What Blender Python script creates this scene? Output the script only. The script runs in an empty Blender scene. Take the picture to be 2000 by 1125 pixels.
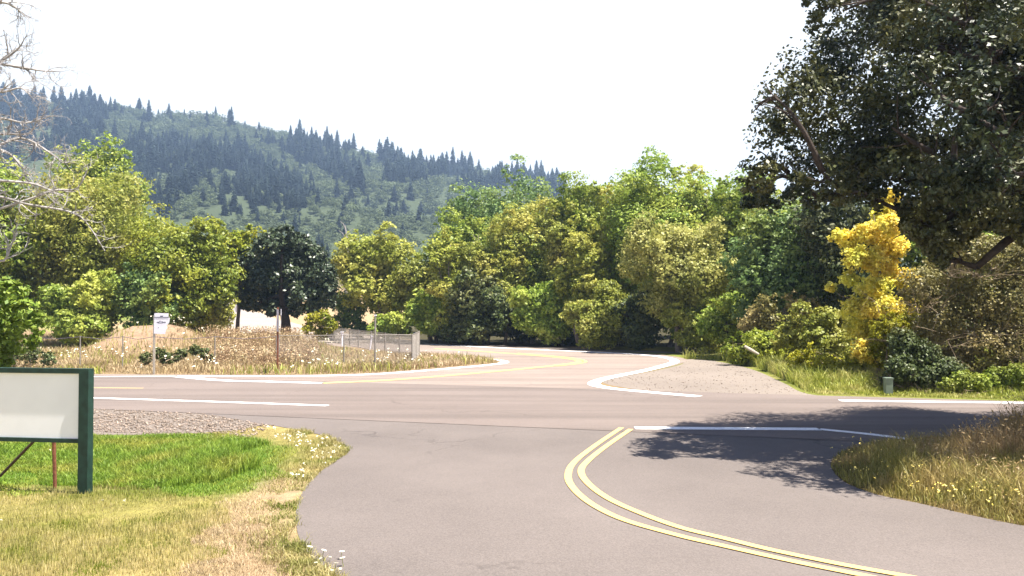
import bpy, math, random
import numpy as np
from mathutils import Vector
random.seed(7)
R = np.random.RandomState(11)
C = bpy.context.scene.collection
rad = math.radians

# ------------------------------------------------------------------ camera, sky, sun, exposure
CAMH, F, PITCH = 3.0, 1600.0, rad(1.343)
cd = bpy.data.cameras.new('camera'); cam = bpy.data.objects.new('camera', cd); C.objects.link(cam)
cam.location = (0, 0, CAMH); cam.rotation_euler = (rad(90) + PITCH, 0, 0)
cd.sensor_width = 36; cd.lens = 36 * F / 2000; cd.clip_start = 0.1; cd.clip_end = 6000
bpy.context.scene.camera = cam
SUN_EL, SUN_AZ = rad(70), rad(-16)          # azimuth from +x towards +y
w = bpy.data.worlds.new('World'); bpy.context.scene.world = w; w.use_nodes = True
nt = w.node_tree; bg = nt.nodes['Background']
sky = nt.nodes.new('ShaderNodeTexSky'); sky.sky_type = 'NISHITA'; sky.sun_disc = False
sky.sun_elevation = SUN_EL; sky.sun_rotation = rad(90) - SUN_AZ
sky.air_density = 1.0; sky.dust_density = 2.0; sky.ozone_density = 1.0
tc = nt.nodes.new('ShaderNodeTexCoord'); sx = nt.nodes.new('ShaderNodeSeparateXYZ'); nt.links.new(tc.outputs['Generated'], sx.inputs[0])
bd = nt.nodes.new('ShaderNodeMapRange'); bd.interpolation_type = 'SMOOTHSTEP'; nt.links.new(sx.outputs[2], bd.inputs[0])
bd.inputs[1].default_value = .30; bd.inputs[2].default_value = .50; bd.inputs[3].default_value = 1; bd.inputs[4].default_value = 0
dk = nt.nodes.new('ShaderNodeMix'); dk.data_type = 'RGBA'; dk.blend_type = 'MULTIPLY'; dk.inputs[0].default_value = 1; dk.inputs[7].default_value = (.15, .19, .32, 1)
nt.links.new(sky.outputs[0], dk.inputs[6])
mxs = nt.nodes.new('ShaderNodeMix'); mxs.data_type = 'RGBA'; nt.links.new(bd.outputs[0], mxs.inputs[0]); nt.links.new(dk.outputs[2], mxs.inputs[6])
mxs.inputs[7].default_value = (2.85, 2.95, 3.0, 1)          # whitish summer haze low in the sky
nt.links.new(mxs.outputs[2], bg.inputs[0]); bg.inputs[1].default_value = 0.12
sl = bpy.data.lights.new('sun', 'SUN'); sl.energy = 5.0; sl.angle = rad(0.5); sl.color = (1.0, .94, .84)
so = bpy.data.objects.new('sun', sl); C.objects.link(so)
sd = Vector((math.cos(SUN_EL)*math.cos(SUN_AZ), math.cos(SUN_EL)*math.sin(SUN_AZ), math.sin(SUN_EL)))
so.rotation_euler = sd.to_track_quat('Z', 'Y').to_euler(); so.location = (40, -4, 90)
sc = bpy.context.scene
sc.view_settings.view_transform = 'Standard'; sc.view_settings.look = 'None'
sc.view_settings.exposure = 1.85; sc.view_settings.gamma = 1.0
try:
    sc.cycles.volume_bounces = 0; sc.cycles.max_bounces = 6; sc.cycles.transparent_max_bounces = 4
except Exception: pass

# ------------------------------------------------------------------ helpers
def ray(u, v):
    a = (u-1000)/F; b = (562.5-v)/F
    return np.array([a, math.cos(PITCH)-b*math.sin(PITCH), math.sin(PITCH)+b*math.cos(PITCH)])
def P(u, v, D):                                   # a point at depth D (metres along +y)
    d = ray(u, v); return np.array([0, 0, CAMH]) + d*(D/d[1])
def G(u, v, z=0.0):                               # a point on level ground
    d = ray(u, v); t = (z-CAMH)/d[2]; return np.array([d[0]*t, d[1]*t, z])
def GP(pts): return [tuple(G(u, v)[:2]) for u, v in pts]
def catmull(pts, n=10, closed=False):
    p = [np.array(q, float) for q in pts]; out = []
    N = len(p)
    for i in range(N if closed else N-1):
        if closed: a, b, c, d = p[i-1], p[i], p[(i+1) % N], p[(i+2) % N]
        else: a, b, c, d = p[max(i-1, 0)], p[i], p[i+1], p[min(i+2, N-1)]
        for k in range(n):
            t = k/n
            out.append(.5*((2*b)+(-a+c)*t+(2*a-5*b+4*c-d)*t*t+(-a+3*b-3*c+d)*t**3))
    if not closed: out.append(p[-1])
    return out
def inpoly(x, y, poly):
    x = np.asarray(x); y = np.asarray(y); c = np.zeros(x.shape, bool); n = len(poly)
    for i in range(n):
        x1, y1 = poly[i]; x2, y2 = poly[(i+1) % n]
        if y1 == y2: continue
        c ^= ((y1 > y) != (y2 > y)) & (x < (x2-x1)*(y-y1)/(y2-y1)+x1)
    return c
def pdist(x, y, poly, closed=True):
    d = np.full(np.shape(x), 1e9); n = len(poly)
    for i in range(n if closed else n-1):
        x1, y1 = poly[i]; x2, y2 = poly[(i+1) % n]
        dx, dy = x2-x1, y2-y1; L = dx*dx+dy*dy+1e-9
        t = np.clip(((x-x1)*dx+(y-y1)*dy)/L, 0, 1)
        d = np.minimum(d, np.hypot(x-x1-t*dx, y-y1-t*dy))
    return d
def sm(a, b, x):
    t = np.clip((x-a)/(b-a), 0, 1); return t*t*(3-2*t)
def vnoise(x, y, s, seed=0):                       # cheap smooth value noise
    x = np.asarray(x)/s; y = np.asarray(y)/s
    xi = np.floor(x); yi = np.floor(y); fx = x-xi; fy = y-yi
    fx = fx*fx*(3-2*fx); fy = fy*fy*(3-2*fy)
    def h(a, b):
        q = np.sin(a*127.1+b*311.7+seed*74.7)*43758.5453; return q-np.floor(q)
    return (h(xi, yi)*(1-fx)+h(xi+1, yi)*fx)*(1-fy)+(h(xi, yi+1)*(1-fx)+h(xi+1, yi+1)*fx)*fy

def tag(o, label=None, cat=None, group=None, kind=None):
    if label: o['label'] = label
    if cat: o['category'] = cat
    if group: o['group'] = group
    if kind: o['kind'] = kind
    return o
def npmesh(name, V, faces, mat, parent=None, smooth=False, n=4):
    V = np.asarray(V, np.float32); faces = np.asarray(faces, np.int32)
    me = bpy.data.meshes.new(name); me.vertices.add(len(V)); me.vertices.foreach_set('co', V.ravel())
    k = faces.shape[1]
    me.loops.add(faces.size); me.loops.foreach_set('vertex_index', faces.ravel())
    me.polygons.add(len(faces)); me.polygons.foreach_set('loop_start', np.arange(0, faces.size, k, dtype=np.int32))
    me.polygons.foreach_set('loop_total', np.full(len(faces), k, np.int32))
    if smooth: me.polygons.foreach_set('use_smooth', np.ones(len(faces), bool))
    me.update(calc_edges=True); me.validate()
    if mat: me.materials.append(mat)
    o = bpy.data.objects.new(name, me); C.objects.link(o)
    if parent: o.parent = parent
    return o
def pymesh(name, V, faces, mat, parent=None, smooth=False):
    me = bpy.data.meshes.new(name); me.from_pydata([tuple(map(float, v)) for v in V], [], faces)
    me.update()
    if smooth:
        for p in me.polygons: p.use_smooth = True
    me.materials.append(mat)
    o = bpy.data.objects.new(name, me); C.objects.link(o)
    if parent: o.parent = parent
    return o
def empty(name, loc, label, cat, group=None):
    o = bpy.data.objects.new(name, None); C.objects.link(o); o.location = tuple(map(float, loc)); o.empty_display_size = .3
    return tag(o, label, cat, group)
class MB:                                          # collects boxes, tubes, plates into one mesh
    def __init__(s): s.v = []; s.f = []
    def box(s, c, h, rz=0.0, bev=0.0):
        b = len(s.v); ca, sa = math.cos(rz), math.sin(rz)
        for X, Y, Z in [(-1,-1,-1),(1,-1,-1),(1,1,-1),(-1,1,-1),(-1,-1,1),(1,-1,1),(1,1,1),(-1,1,1)]:
            x, y, z = X*h[0], Y*h[1], Z*h[2]; s.v.append((c[0]+x*ca-y*sa, c[1]+x*sa+y*ca, c[2]+z))
        s.f += [tuple(b+i for i in q) for q in [(0,3,2,1),(4,5,6,7),(0,1,5,4),(1,2,6,5),(2,3,7,6),(3,0,4,7)]]
    def tube(s, pts, r, k=6, cap=True):
        pts = [Vector(p) for p in pts]; n = len(pts); rr = r if hasattr(r, '__len__') else [r]*n
        b = len(s.v)
        for i, p in enumerate(pts):
            t = (pts[min(i+1, n-1)]-pts[max(i-1, 0)])
            if t.length < 1e-9: t = Vector((0, 0, 1))
            t.normalize(); a = t.orthogonal() if abs(t.z) > .95 else t.cross(Vector((0, 0, 1))); a.normalize(); c2 = t.cross(a)
            for j in range(k):
                q = 2*math.pi*j/k; s.v.append(tuple(p+(a*math.cos(q)+c2*math.sin(q))*rr[i]))
        for i in range(n-1):
            for j in range(k):
                s.f.append((b+i*k+j, b+i*k+(j+1) % k, b+(i+1)*k+(j+1) % k, b+(i+1)*k+j))
        if cap:
            s.f.append(tuple(b+(k-1-j) for j in range(k))); s.f.append(tuple(b+(n-1)*k+j for j in range(k)))
    def plate(s, outline, y0, y1):                 # outline in x,z ; extruded along y
        b = len(s.v); n = len(outline)
        for x, z in outline: s.v.append((x, y0, z))
        for x, z in outline: s.v.append((x, y1, z))
        s.f.append(tuple(b+i for i in range(n))); s.f.append(tuple(b+n+n-1-i for i in range(n)))
        for i in range(n): s.f.append((b+i, b+(i+1) % n, b+n+(i+1) % n, b+n+i)[::-1])
    def build(s, name, mat, parent=None, smooth=False): return pymesh(name, s.v, s.f, mat, parent, smooth)

# ------------------------------------------------------------------ materials
def nmat(name):
    m = bpy.data.materials.new(name); m.use_nodes = True; n = m.node_tree.nodes; l = m.node_tree.links
    return m, n, l, n['Principled BSDF']
def mixc(n, l, fac, a, b, mode='MIX'):
    x = n.new('ShaderNodeMix'); x.data_type = 'RGBA'; x.blend_type = mode
    for k, s in ((0, fac), (6, a), (7, b)):
        if hasattr(s, 'is_linked') or hasattr(s, 'links'): l.new(s, x.inputs[k])
        elif k == 0: x.inputs[0].default_value = s
        else: x.inputs[k].default_value = (*s[:3], 1)
    return x.outputs[2]
def noise(n, l, scale, detail=4, rough=.6, vec=None, dist=0):
    t = n.new('ShaderNodeTexNoise'); t.inputs['Scale'].default_value = scale; t.inputs['Detail'].default_value = detail
    t.inputs['Roughness'].default_value = rough; t.inputs['Distortion'].default_value = dist
    if vec is None:
        g = n.new('ShaderNodeNewGeometry'); vec = g.outputs['Position']
    l.new(vec, t.inputs['Vector']); return t.outputs['Fac']
def ramp(n, l, x, a, b):
    r = n.new('ShaderNodeMapRange'); l.new(x, r.inputs[0]); r.inputs[1].default_value = a; r.inputs[2].default_value = b; return r.outputs[0]
def plain(name, col, rough=.7, metal=0, var=.15, scale=6, bump=0, spec=.3):
    m, n, l, p = nmat(name)
    f = ramp(n, l, noise(n, l, scale), .3, .7)
    c = mixc(n, l, f, tuple(x*(1-var) for x in col), tuple(min(1, x*(1+var)) for x in col))
    l.new(c, p.inputs['Base Color']); p.inputs['Roughness'].default_value = rough; p.inputs['Metallic'].default_value = metal
    p.inputs['Specular IOR Level'].default_value = spec
    if bump:
        b = n.new('ShaderNodeBump'); b.inputs['Strength'].default_value = bump; b.inputs['Distance'].default_value = .02
        l.new(noise(n, l, scale*8), b.inputs['Height']); l.new(b.outputs[0], p.inputs['Normal'])
    return m
def leafmat(name, a, b, c=None, trans=.25, rough=.5, big=.35, spec=.25):
    """a/b: per-leaf variation, c: colour of whole sprays here and there"""
    m, n, l, p = nmat(name)
    g = n.new('ShaderNodeNewGeometry')
    col = mixc(n, l, g.outputs['Random Per Island'], a, b)
    if c: col = mixc(n, l, ramp(n, l, noise(n, l, big, 3, .6), .46, .66), col, c)
    col = mixc(n, l, .8, col, mixc(n, l, ramp(n, l, noise(n, l, big*6, 4, .65), .32, .68), (.60, .62, .60), (1.35, 1.32, 1.3)), 'MULTIPLY')
    oi = n.new('ShaderNodeObjectInfo'); hs = n.new('ShaderNodeHueSaturation')
    mr = n.new('ShaderNodeMapRange'); l.new(oi.outputs['Random'], mr.inputs[0]); mr.inputs[3].default_value = .78; mr.inputs[4].default_value = 1.2
    l.new(mr.outputs[0], hs.inputs['Value']); l.new(col, hs.inputs['Color']); col = hs.outputs[0]
    l.new(col, p.inputs['Base Color']); p.inputs['Roughness'].default_value = rough; p.inputs['Specular IOR Level'].default_value = spec
    t = n.new('ShaderNodeBsdfTranslucent'); l.new(col, t.inputs[0])
    mx = n.new('ShaderNodeMixShader'); mx.inputs[0].default_value = trans
    l.new(p.outputs[0], mx.inputs[1]); l.new(t.outputs[0], mx.inputs[2]); l.new(mx.outputs[0], n['Material Output'].inputs[0])
    return m
def asphalt(name, col, light, streak=None):
    m, n, l, p = nmat(name)
    big = ramp(n, l, noise(n, l, .12, 5, .65), .35, .68)
    c = mixc(n, l, big, col, light)
    g = n.new('ShaderNodeNewGeometry'); mp = n.new('ShaderNodeMapping'); mp.inputs['Rotation'].default_value = (0, 0, rad(16.3)); mp.inputs['Scale'].default_value = (.04, .9, 1)
    l.new(g.outputs['Position'], mp.inputs[0])
    if streak:
        st = ramp(n, l, noise(n, l, 1.0, 3, .6, mp.outputs[0]), .42, .62); c = mixc(n, l, st, c, streak)
    agg = ramp(n, l, noise(n, l, 45, 3, .7), .3, .7)
    c = mixc(n, l, .36, c, mixc(n, l, agg, tuple(x*.55 for x in col), tuple(x*1.5 for x in light)))
    fleck = ramp(n, l, noise(n, l, 7, 6, .75), .60, .74)
    c = mixc(n, l, fleck, c, mixc(n, l, .35, c, (.02, .018, .02)))
    # thin wandering cracks
    v = n.new('ShaderNodeTexVoronoi'); v.feature = 'DISTANCE_TO_EDGE'; v.inputs['Scale'].default_value = .16
    wn = n.new('ShaderNodeTexNoise'); wn.inputs['Scale'].default_value = .8; wn.inputs['Detail'].default_value = 5; l.new(g.outputs['Position'], wn.inputs['Vector'])
    va = n.new('ShaderNodeVectorMath'); va.operation = 'MULTIPLY_ADD'; va.inputs[1].default_value = (2.2, 2.2, 0)
    l.new(wn.outputs['Color'], va.inputs[0]); l.new(g.outputs['Position'], va.inputs[2]); l.new(va.outputs[0], v.inputs['Vector'])
    cr = n.new('ShaderNodeMapRange'); l.new(v.outputs['Distance'], cr.inputs[0]); cr.inputs[1].default_value = 0; cr.inputs[2].default_value = .006; cr.inputs[3].default_value = .45; cr.inputs[4].default_value = 0
    crm = n.new('ShaderNodeMath'); crm.operation = 'MULTIPLY'; l.new(cr.outputs[0], crm.inputs[0]); l.new(ramp(n, l, noise(n, l, .2, 2), .5, .6), crm.inputs[1])
    c = mixc(n, l, crm.outputs[0], c, tuple(x*.4 for x in col))
    l.new(c, p.inputs['Base Color']); p.inputs['Roughness'].default_value = .85; p.inputs['Specular IOR Level'].default_value = .2
    b = n.new('ShaderNodeBump'); b.inputs['Strength'].default_value = .35; b.inputs['Distance'].default_value = .01
    l.new(noise(n, l, 70, 3), b.inputs['Height']); l.new(b.outputs[0], p.inputs['Normal'])
    return m
def paint(name, col, worn):
    m, n, l, p = nmat(name)
    f = ramp(n, l, noise(n, l, 7, 8, .8), .52, .66)
    f2 = ramp(n, l, noise(n, l, 60, 3, .7), .55, .75)
    c = mixc(n, l, f, col, worn); c = mixc(n, l, f2, c, mixc(n, l, .4, c, worn))
    l.new(c, p.inputs['Base Color']); p.inputs['Roughness'].default_value = .6; return m

M = {}
M['cross'] = asphalt('cross_road_asphalt', (.116, .093, .083), (.165, .134, .119), (.088, .072, .064))
M['side'] = asphalt('side_road_asphalt', (.170, .134, .115), (.240, .194, .166), (.130, .104, .090))
M['drive'] = asphalt('driveway_asphalt', (.084, .071, .065), (.144, .122, .111))
M['hill_road'] = asphalt('pale_road', (.22, .185, .16), (.28, .24, .205))
M['white'] = paint('white_paint', (.80, .78, .76), (.42, .37, .35))
M['yellow'] = paint('yellow_paint', (.66, .42, .13), (.38, .27, .16))
M['gravel'] = plain('gravel', (.17, .14, .118), .95, var=.4, scale=14, bump=.9)
M['fine_gravel'] = asphalt('fine_pale_gravel', (.135, .112, .095), (.205, .172, .145))
M['stone'] = leafmat('stones', (.10, .075, .058), (.31, .245, .20), trans=0, rough=.9)
M['green_frame'] = plain('dark_green_painted_wood', (.014, .040, .030), .55, var=.35, scale=9, bump=.15)
M['board'] = plain('white_board', (.88, .88, .90), .5, var=.03, scale=2)
M['rust'] = plain('rusty_steel', (.20, .075, .04), .8, var=.4, scale=20, bump=.3)
M['brown_bar'] = plain('dark_brown_brace', (.06, .035, .03), .7, var=.4, scale=15)
M['galv'] = plain('galvanised_steel', (.26, .235, .21), .7, .2, var=.2, scale=20)
M['plate_back'] = plain('aluminium_plate', (.36, .34, .38), .5, .3, var=.12, scale=10)
M['dark_plate'] = plain('dark_grey_plate', (.12, .10, .13), .5, .2, var=.15, scale=10)
M['sign_white'] = plain('sign_white', (.78, .76, .82), .45, var=.05, scale=10)
M['ink'] = plain('dark_sign_ink', (.10, .10, .14), .6)
M['post_wood'] = plain('weathered_wood_post', (.42, .37, .30), .85, var=.3, scale=20, bump=.3)
M['pedestal'] = plain('green_grey_plastic', (.16, .20, .16), .5, var=.1)
M['pale_yellow'] = plain('pale_yellow_board', (.70, .68, .30), .6, var=.06)
M['bark'] = plain('dark_bark', (.055, .042, .034), .95, var=.5, scale=8, bump=.8)
M['bark_grey'] = plain('grey_bark', (.16, .13, .11), .95, var=.4, scale=8, bump=.7)
M['dead'] = plain('bare_pale_wood', (.30, .28, .27), .9, var=.35, scale=4, bump=.4)
M['twig'] = plain('dry_twigs', (.30, .23, .15), .9, var=.4, scale=3)

# ------------------------------------------------------------------ ground plan (all outlines in metres)
S, NS = -.292, math.hypot(1, .292)                  # heading of the crossing road
def near_y(x): return 24.2+S*(x+12.4)
def far_y(x): return 34.45+S*(x+12.4)
CROSS = [(-260, near_y(-260)), (220, near_y(220)), (220, far_y(220)), (-260, far_y(-260))]
inner = [(-19.5, 36.7)]+GP([(340, 732), (550, 732.5), (700, 730), (800, 724), (890, 716.5), (950, 711.5), (992, 707.5), (965, 700.5), (900, 695)])+[(-5.9, 53.4), (-11, 58.5), (-16, 66)]
outer = [(-18, 86)]+GP([(740, 661), (830, 670)])+GP([(1000, 678.5), (1200, 687), (1290, 693), (1340, 702), (1322, 713), (1262, 726), (1195, 739), (1158, 750), (1185, 760)])+[(6, 26.5)]
inner = [tuple(p) for p in catmull(inner, 6)]; outer = [tuple(p) for p in catmull(outer, 6)]
SIDE = [(-19.5, 32)]+inner+outer+[(6, 25)]
dl = catmull(GP([(420, 812), (500, 826), (570, 838), (630, 851), (668, 867), (680, 881), (661, 897), (622, 925), (592, 960), (578, 1000), (584, 1050), (612, 1092), (660, 1128), (760, 1210)]), 6)
dl = [tuple(p) for p in dl]+[(-1.2, 5.2), (-.8, 3), (0, -8)]
dr = [(24, -8), (24, 6.5), (16, 8.6)]+[tuple(p) for p in catmull([(13.5, 9.2)]+GP([(2150, 1052), (2000, 1028), (1900, 1008), (1800, 985), (1700, 963), (1640, 935), (1625, 900), (1680, 872), (1800, 866)]), 6)]
DRIVE = dl+dr+[(10.5, 19.5), (-13.5, 26.5)]
HILLROAD = [(-13.5, 69.5), (-18, 79), (-24.6, 92), (-31, 107), (-42, 135), (-59, 175), (-76, 215), (-98, 262), (-130, 320)]
GRAVEL_R = [tuple(p) for p in catmull(GP([(1190, 752), (1180, 742), (1260, 728), (1330, 712), (1340, 702), (1400, 706), (1470, 722), (1530, 748), (1580, 770), (1700, 779)]), 6)]+[(14, 25.2), (6, 26.6)]
GRAVEL_L = [(-40, 33)]+[(-24, 28.2)]+GP([(170, 796), (300, 800), (420, 810), (520, 829), (470, 840), (380, 846), (250, 850), (170, 849)])+[(-24, 22.6), (-40, 27)]
LAWN_GREEN = GP([(-200, 862), (180, 848), (440, 850), (560, 875), (545, 915), (480, 965), (330, 958), (170, 948), (-200, 935)])
DRYSTRIP = GP([(545, 925), (480, 975), (420, 1040), (390, 1200), (620, 1200), (578, 1050), (575, 990), (600, 940)])

RV = np.array([(-300, 190), (0, 205), (100, 215), (250, 222), (300, 236), (400, 236), (480, 262), (600, 285), (740, 318), (870, 342), (1000, 352), (1100, 370), (1400, 410), (2000, 470), (2400, 560)], float)
YB = np.array([(-100, 0), (100, 0), (107, 0.0), (135, .5), (175, 2.2), (215, 5.7), (260, 9.5), (300, 13)], float)
MC = P(345, 640, 54)
def H(x, y):
    x = np.asarray(x, float); y = np.asarray(y, float)
    z = np.interp(np.abs(y), YB[:, 0], YB[:, 1])
    # dirt bank in the field
    dx = (x-MC[0]); dy = (y-54)
    z = z+1.75*np.exp(-(np.maximum(np.abs(dx+1.6)-1.2, 0)/1.7)**2-(dy/3.2)**2)
    z = z+.85*np.exp(-(np.maximum(np.abs(dx-4.6)-2.2, 0)/2.6)**2-((dy-1)/4)**2)*(1-.6*np.exp(-(dx/1.5)**2))
    # right bank beside the driveway, verge, lawn
    z = z+.55*sm(8.0, 12.5, x)*sm(10.5, 13, y)*(1-sm(14.5, 17, y+.3*(x-12)))
    z = z+.7*sm(30, 40, y)*sm(12, 20, x)*(1-sm(90, 110, y))
    z = z-.10*np.exp(-((x+8)/2.6)**2-((y-15.5)/1.8)**2)
    u = np.clip(1000+F*x/np.maximum(y, 1), -300, 2400)
    zr = 3+(600-np.interp(u, RV[:, 0], RV[:, 1]))/F*900
    t = np.clip((y-260)/640, 0, 1)
    hz = (zr-9.5)*t**1.25+(vnoise(x, y, 90, 1)-.5)*26*t*(1-t)*2+(vnoise(x, y, 35, 2)-.5)*8*sm(.1, .4, t)*(1-sm(.85, 1, t))
    back = np.clip((y-930)/500, 0, 1)
    z = z+np.where(y > 260, hz*(1-.75*back**1.2), 0)
    return z
def H1(x, y): return float(H(np.array([x]), np.array([y]))[0])

def axis(segs):
    out = []
    for a, b, s in segs: out += list(np.arange(a, b, s))
    return np.array(out)
ax = axis([(-1900, -600, 65), (-600, -100, 20), (-100, -26, 3), (-26, 26, .5), (26, 100, 3), (100, 600, 20), (600, 1901, 65)])
ay = axis([(-60, 6, 3), (6, 30, .45), (30, 66, 1), (66, 120, 3), (120, 260, 8)]); ay = np.append(ay, 260.0)
ay2 = axis([(260, 900, 12), (900, 1800, 30)]); 
def colours(x, y):
    n1 = vnoise(x, y, 2.2, 3)[:, None]; n2 = vnoise(x, y, .9, 4)[:, None]
    straw = np.array([.38, .30, .14]); olive = np.array([.22, .22, .055]); green = np.array([.10, .19, .025])
    pink = np.array([.40, .30, .19]); dirt = np.array([.34, .24, .17]); field = np.array([.27, .20, .12]); forest = np.array([.045, .060, .032])
    c = np.tile(field, (len(x), 1))
    # near lawn
    lawn = (1-sm(22, 25, y+.29*(x+12)))[:, None]*(x < 2)[:, None]
    lc = olive*(1-n1)+straw*n1
    lc = lc*(.8+.4*n2)
    g = (1-sm(-.4, .5, np.where(inpoly(x, y, LAWN_GREEN), -pdist(x, y, LAWN_GREEN), pdist(x, y, LAWN_GREEN))))[:, None]
    lc = lc*(1-g)+green*g
    d = (1-sm(-.2, .4, np.where(inpoly(x, y, DRYSTRIP), -pdist(x, y, DRYSTRIP), pdist(x, y, DRYSTRIP))))[:, None]
    lc = lc*(1-d)+pink*d
    c = c*(1-lawn)+lc*lawn
    # right bank / verge
    rb = ((x > 5) & (y < 20))[:, None]; c = np.where(rb, np.array([.16, .12, .05]), c)
    vg = (sm(5, 9, x)*sm(24, 26, y)*(1-sm(70, 80, y)))[:, None]
    c = c*(1-vg)+(np.array([.15, .19, .03])*(1-n1*.5)+straw*n1*.5)*vg
    fl = (sm(-60, -70, x-y*0)*sm(40, 60, y))[:, None]
    c = c*(1-fl)+np.array([.12, .16, .03])*fl
    md = np.exp(-((x-MC[0]+2.2)/3.0)**4-((y-54)/4)**4)[:, None]; c = c*(1-md)+dirt*md
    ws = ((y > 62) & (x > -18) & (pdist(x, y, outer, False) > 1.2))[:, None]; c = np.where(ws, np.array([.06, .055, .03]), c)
    gv = ((x < -29.5) & (x > -70) & (y > 44) & (y < 64))[:, None]; c = np.where(gv & (y > 58)[:, None], np.array([.12, .18, .03]), c)
    hf = sm(225, 300, y)[:, None]; c = c*(1-hf)+forest*hf
    return np.clip(c*np.where(y < 110, .72, 1)[:, None], 0, 1)
def ground_mat():
    m, n, l, p = nmat('ground_cover')
    at = n.new('ShaderNodeAttribute'); at.attribute_name = 'cover'
    f = ramp(n, l, noise(n, l, 3.2, 8, .75), .3, .7)
    c = mixc(n, l, .75, at.outputs['Color'], mixc(n, l, f, (.45, .42, .40), (1.45, 1.4, 1.3)), 'MULTIPLY')
    f2 = ramp(n, l, noise(n, l, 26, 4, .8), .52, .7)
    c = mixc(n, l, f2, c, mixc(n, l, 1.0, c, (1.5, 1.4, 1.2), 'MULTIPLY'))
    l.new(c, p.inputs['Base Color']); p.inputs['Roughness'].default_value = .95; p.inputs['Specular IOR Level'].default_value = .1
    b = n.new('ShaderNodeBump'); b.inputs['Strength'].default_value = .8; b.inputs['Distance'].default_value = .06
    l.new(noise(n, l, 14, 6, .75), b.inputs['Height']); l.new(b.outputs[0], p.inputs['Normal']); return m
M['ground'] = ground_mat()
def sheet(name, X, Y):
    gx, gy = np.meshgrid(X, Y); x = gx.ravel(); y = gy.ravel(); z = H(x, y)
    nx, ny = len(X), len(Y); i = np.arange(nx*ny).reshape(ny, nx)
    f = np.stack([i[:-1, :-1], i[:-1, 1:], i[1:, 1:], i[1:, :-1]], -1).reshape(-1, 4)
    o = npmesh(name, np.stack([x, y, z], -1), f, M['ground'], smooth=True)
    a = o.data.color_attributes.new('cover', 'FLOAT_COLOR', 'POINT')
    a.data.foreach_set('color', np.concatenate([colours(x, y), np.ones((len(x), 1))], 1).astype(np.float32).ravel())
    return o
tag(sheet('ground', ax, ay), kind='structure')
tag(sheet('hill', ax, ay2), kind='structure')

def flat(name, poly, z, mat):
    o = pymesh(name, [(x, y, z) for x, y in poly], [tuple(range(len(poly)))], mat)
    if o.data.polygons[0].normal.z < 0: o.data.flip_normals()
    return tag(o, kind='structure')
def strip(name, pts, wd, z, mat, hz=False):
    p = [np.array(q[:2], float) for q in pts]; V = []; n = len(p)
    for i in range(n):
        t = p[min(i+1, n-1)]-p[max(i-1, 0)]; t = t/np.linalg.norm(t); nn = np.array([-t[1], t[0]])
        ww = wd[i] if hasattr(wd, '__len__') else wd
        for s in (-1, 1):
            q = p[i]+nn*s*ww/2; V.append((q[0], q[1], (H1(p[i][0], p[i][1]) if hz else 0)+z))
    o = pymesh(name, V, [(2*i, 2*i+2, 2*i+3, 2*i+1) for i in range(n-1)], mat)
    if o.data.polygons[0].normal.z < 0: o.data.flip_normals()
    return tag(o, kind='structure')
flat('gravel_shoulder', GRAVEL_L, .004, M['gravel'])
flat('gravel_shoulder', GRAVEL_R, .004, M['fine_gravel'])
flat('driveway', DRIVE, .008, M['drive'])
flat('side_road', SIDE, .012, M['side'])
flat('cross_road', CROSS, .016, M['cross'])
hr = catmull(HILLROAD, 10); strip('hill_road', hr, 10.5, .07, M['hill_road'], True)
mk = lambda nm, px, wd, mat, n=8: strip(nm, catmull([tuple(G(u, v, .02)[:2]) for u, v in px], n), wd, (.0145 if nm == 'dirt_verge' else .021), mat)
yo = [(1214, 835), (1165, 868), (1124, 900), (1110, 924), (1116, 948), (1150, 980), (1214, 1013), (1320, 1044), (1415, 1066), (1550, 1096), (1690, 1124), (1880, 1162), (2100, 1200)]
yi = [(1232, 838), (1184, 871), (1148, 900), (1135, 920), (1149, 944), (1190, 974), (1257, 1004), (1330, 1030), (1415, 1051), (1505, 1073), (1640, 1101), (1766, 1124), (1950, 1158), (2160, 1196)]
mk('yellow_line', yo, .125, M['yellow']); mk('yellow_line', yi, .125, M['yellow'])
mk('stop_line', [(1240, 835.5), (1600, 838)], .42, M['white'], 2)
mk('white_line', [(1600, 838), (1700, 848), (1800, 861), (1900, 876)], .28, M['white'])
mk('white_line', [(-600, 756), (180, 777), (640, 792)], .27, M['white'])
mk('white_line', [(-300, 737), (180, 735.5), (345, 735)], .27, M['white'])
mk('white_line', [(345, 735), (430, 742.5), (520, 745), (630, 748)], .5, M['white'], 4)
mk('white_line', [(345, 734.5), (550, 734.5), (700, 732), (800, 726), (890, 718.5), (945, 713.5), (984, 708.3), (970, 702.5), (900, 696.5), (820, 689.5)], .5, M['white'])
mk('yellow_line', [(630, 748), (760, 742), (900, 731), (1010, 721), (1090, 713), (1132, 706), (1100, 699), (1000, 690.5), (850, 680.5)], .42, M['yellow'])
mk('yellow_line', [(1085, 715), (1142, 707), (1112, 698.5), (1010, 689.5)], .25, M['yellow'])
mk('yellow_line', [(160, 757), (280, 758)], .12, M['yellow'], 2)
mk('white_line', [(1365, 774), (1250, 764), (1185, 757), (1160, 749), (1185, 738.5), (1255, 724.5), (1300, 713), (1318, 705), (1290, 696.5), (1200, 689.5), (1000, 680.5), (830, 672)], .5, M['white'])
mk('white_line', [(1640, 782), (2000, 786.5), (3000, 795)], .42, M['white'], 3)
mk('dirt_verge', [(1450, 692), (1345, 689), (1200, 684.5), (1000, 676.5), (830, 668.5), (740, 659)], 1.3, M['gravel'])

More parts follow.
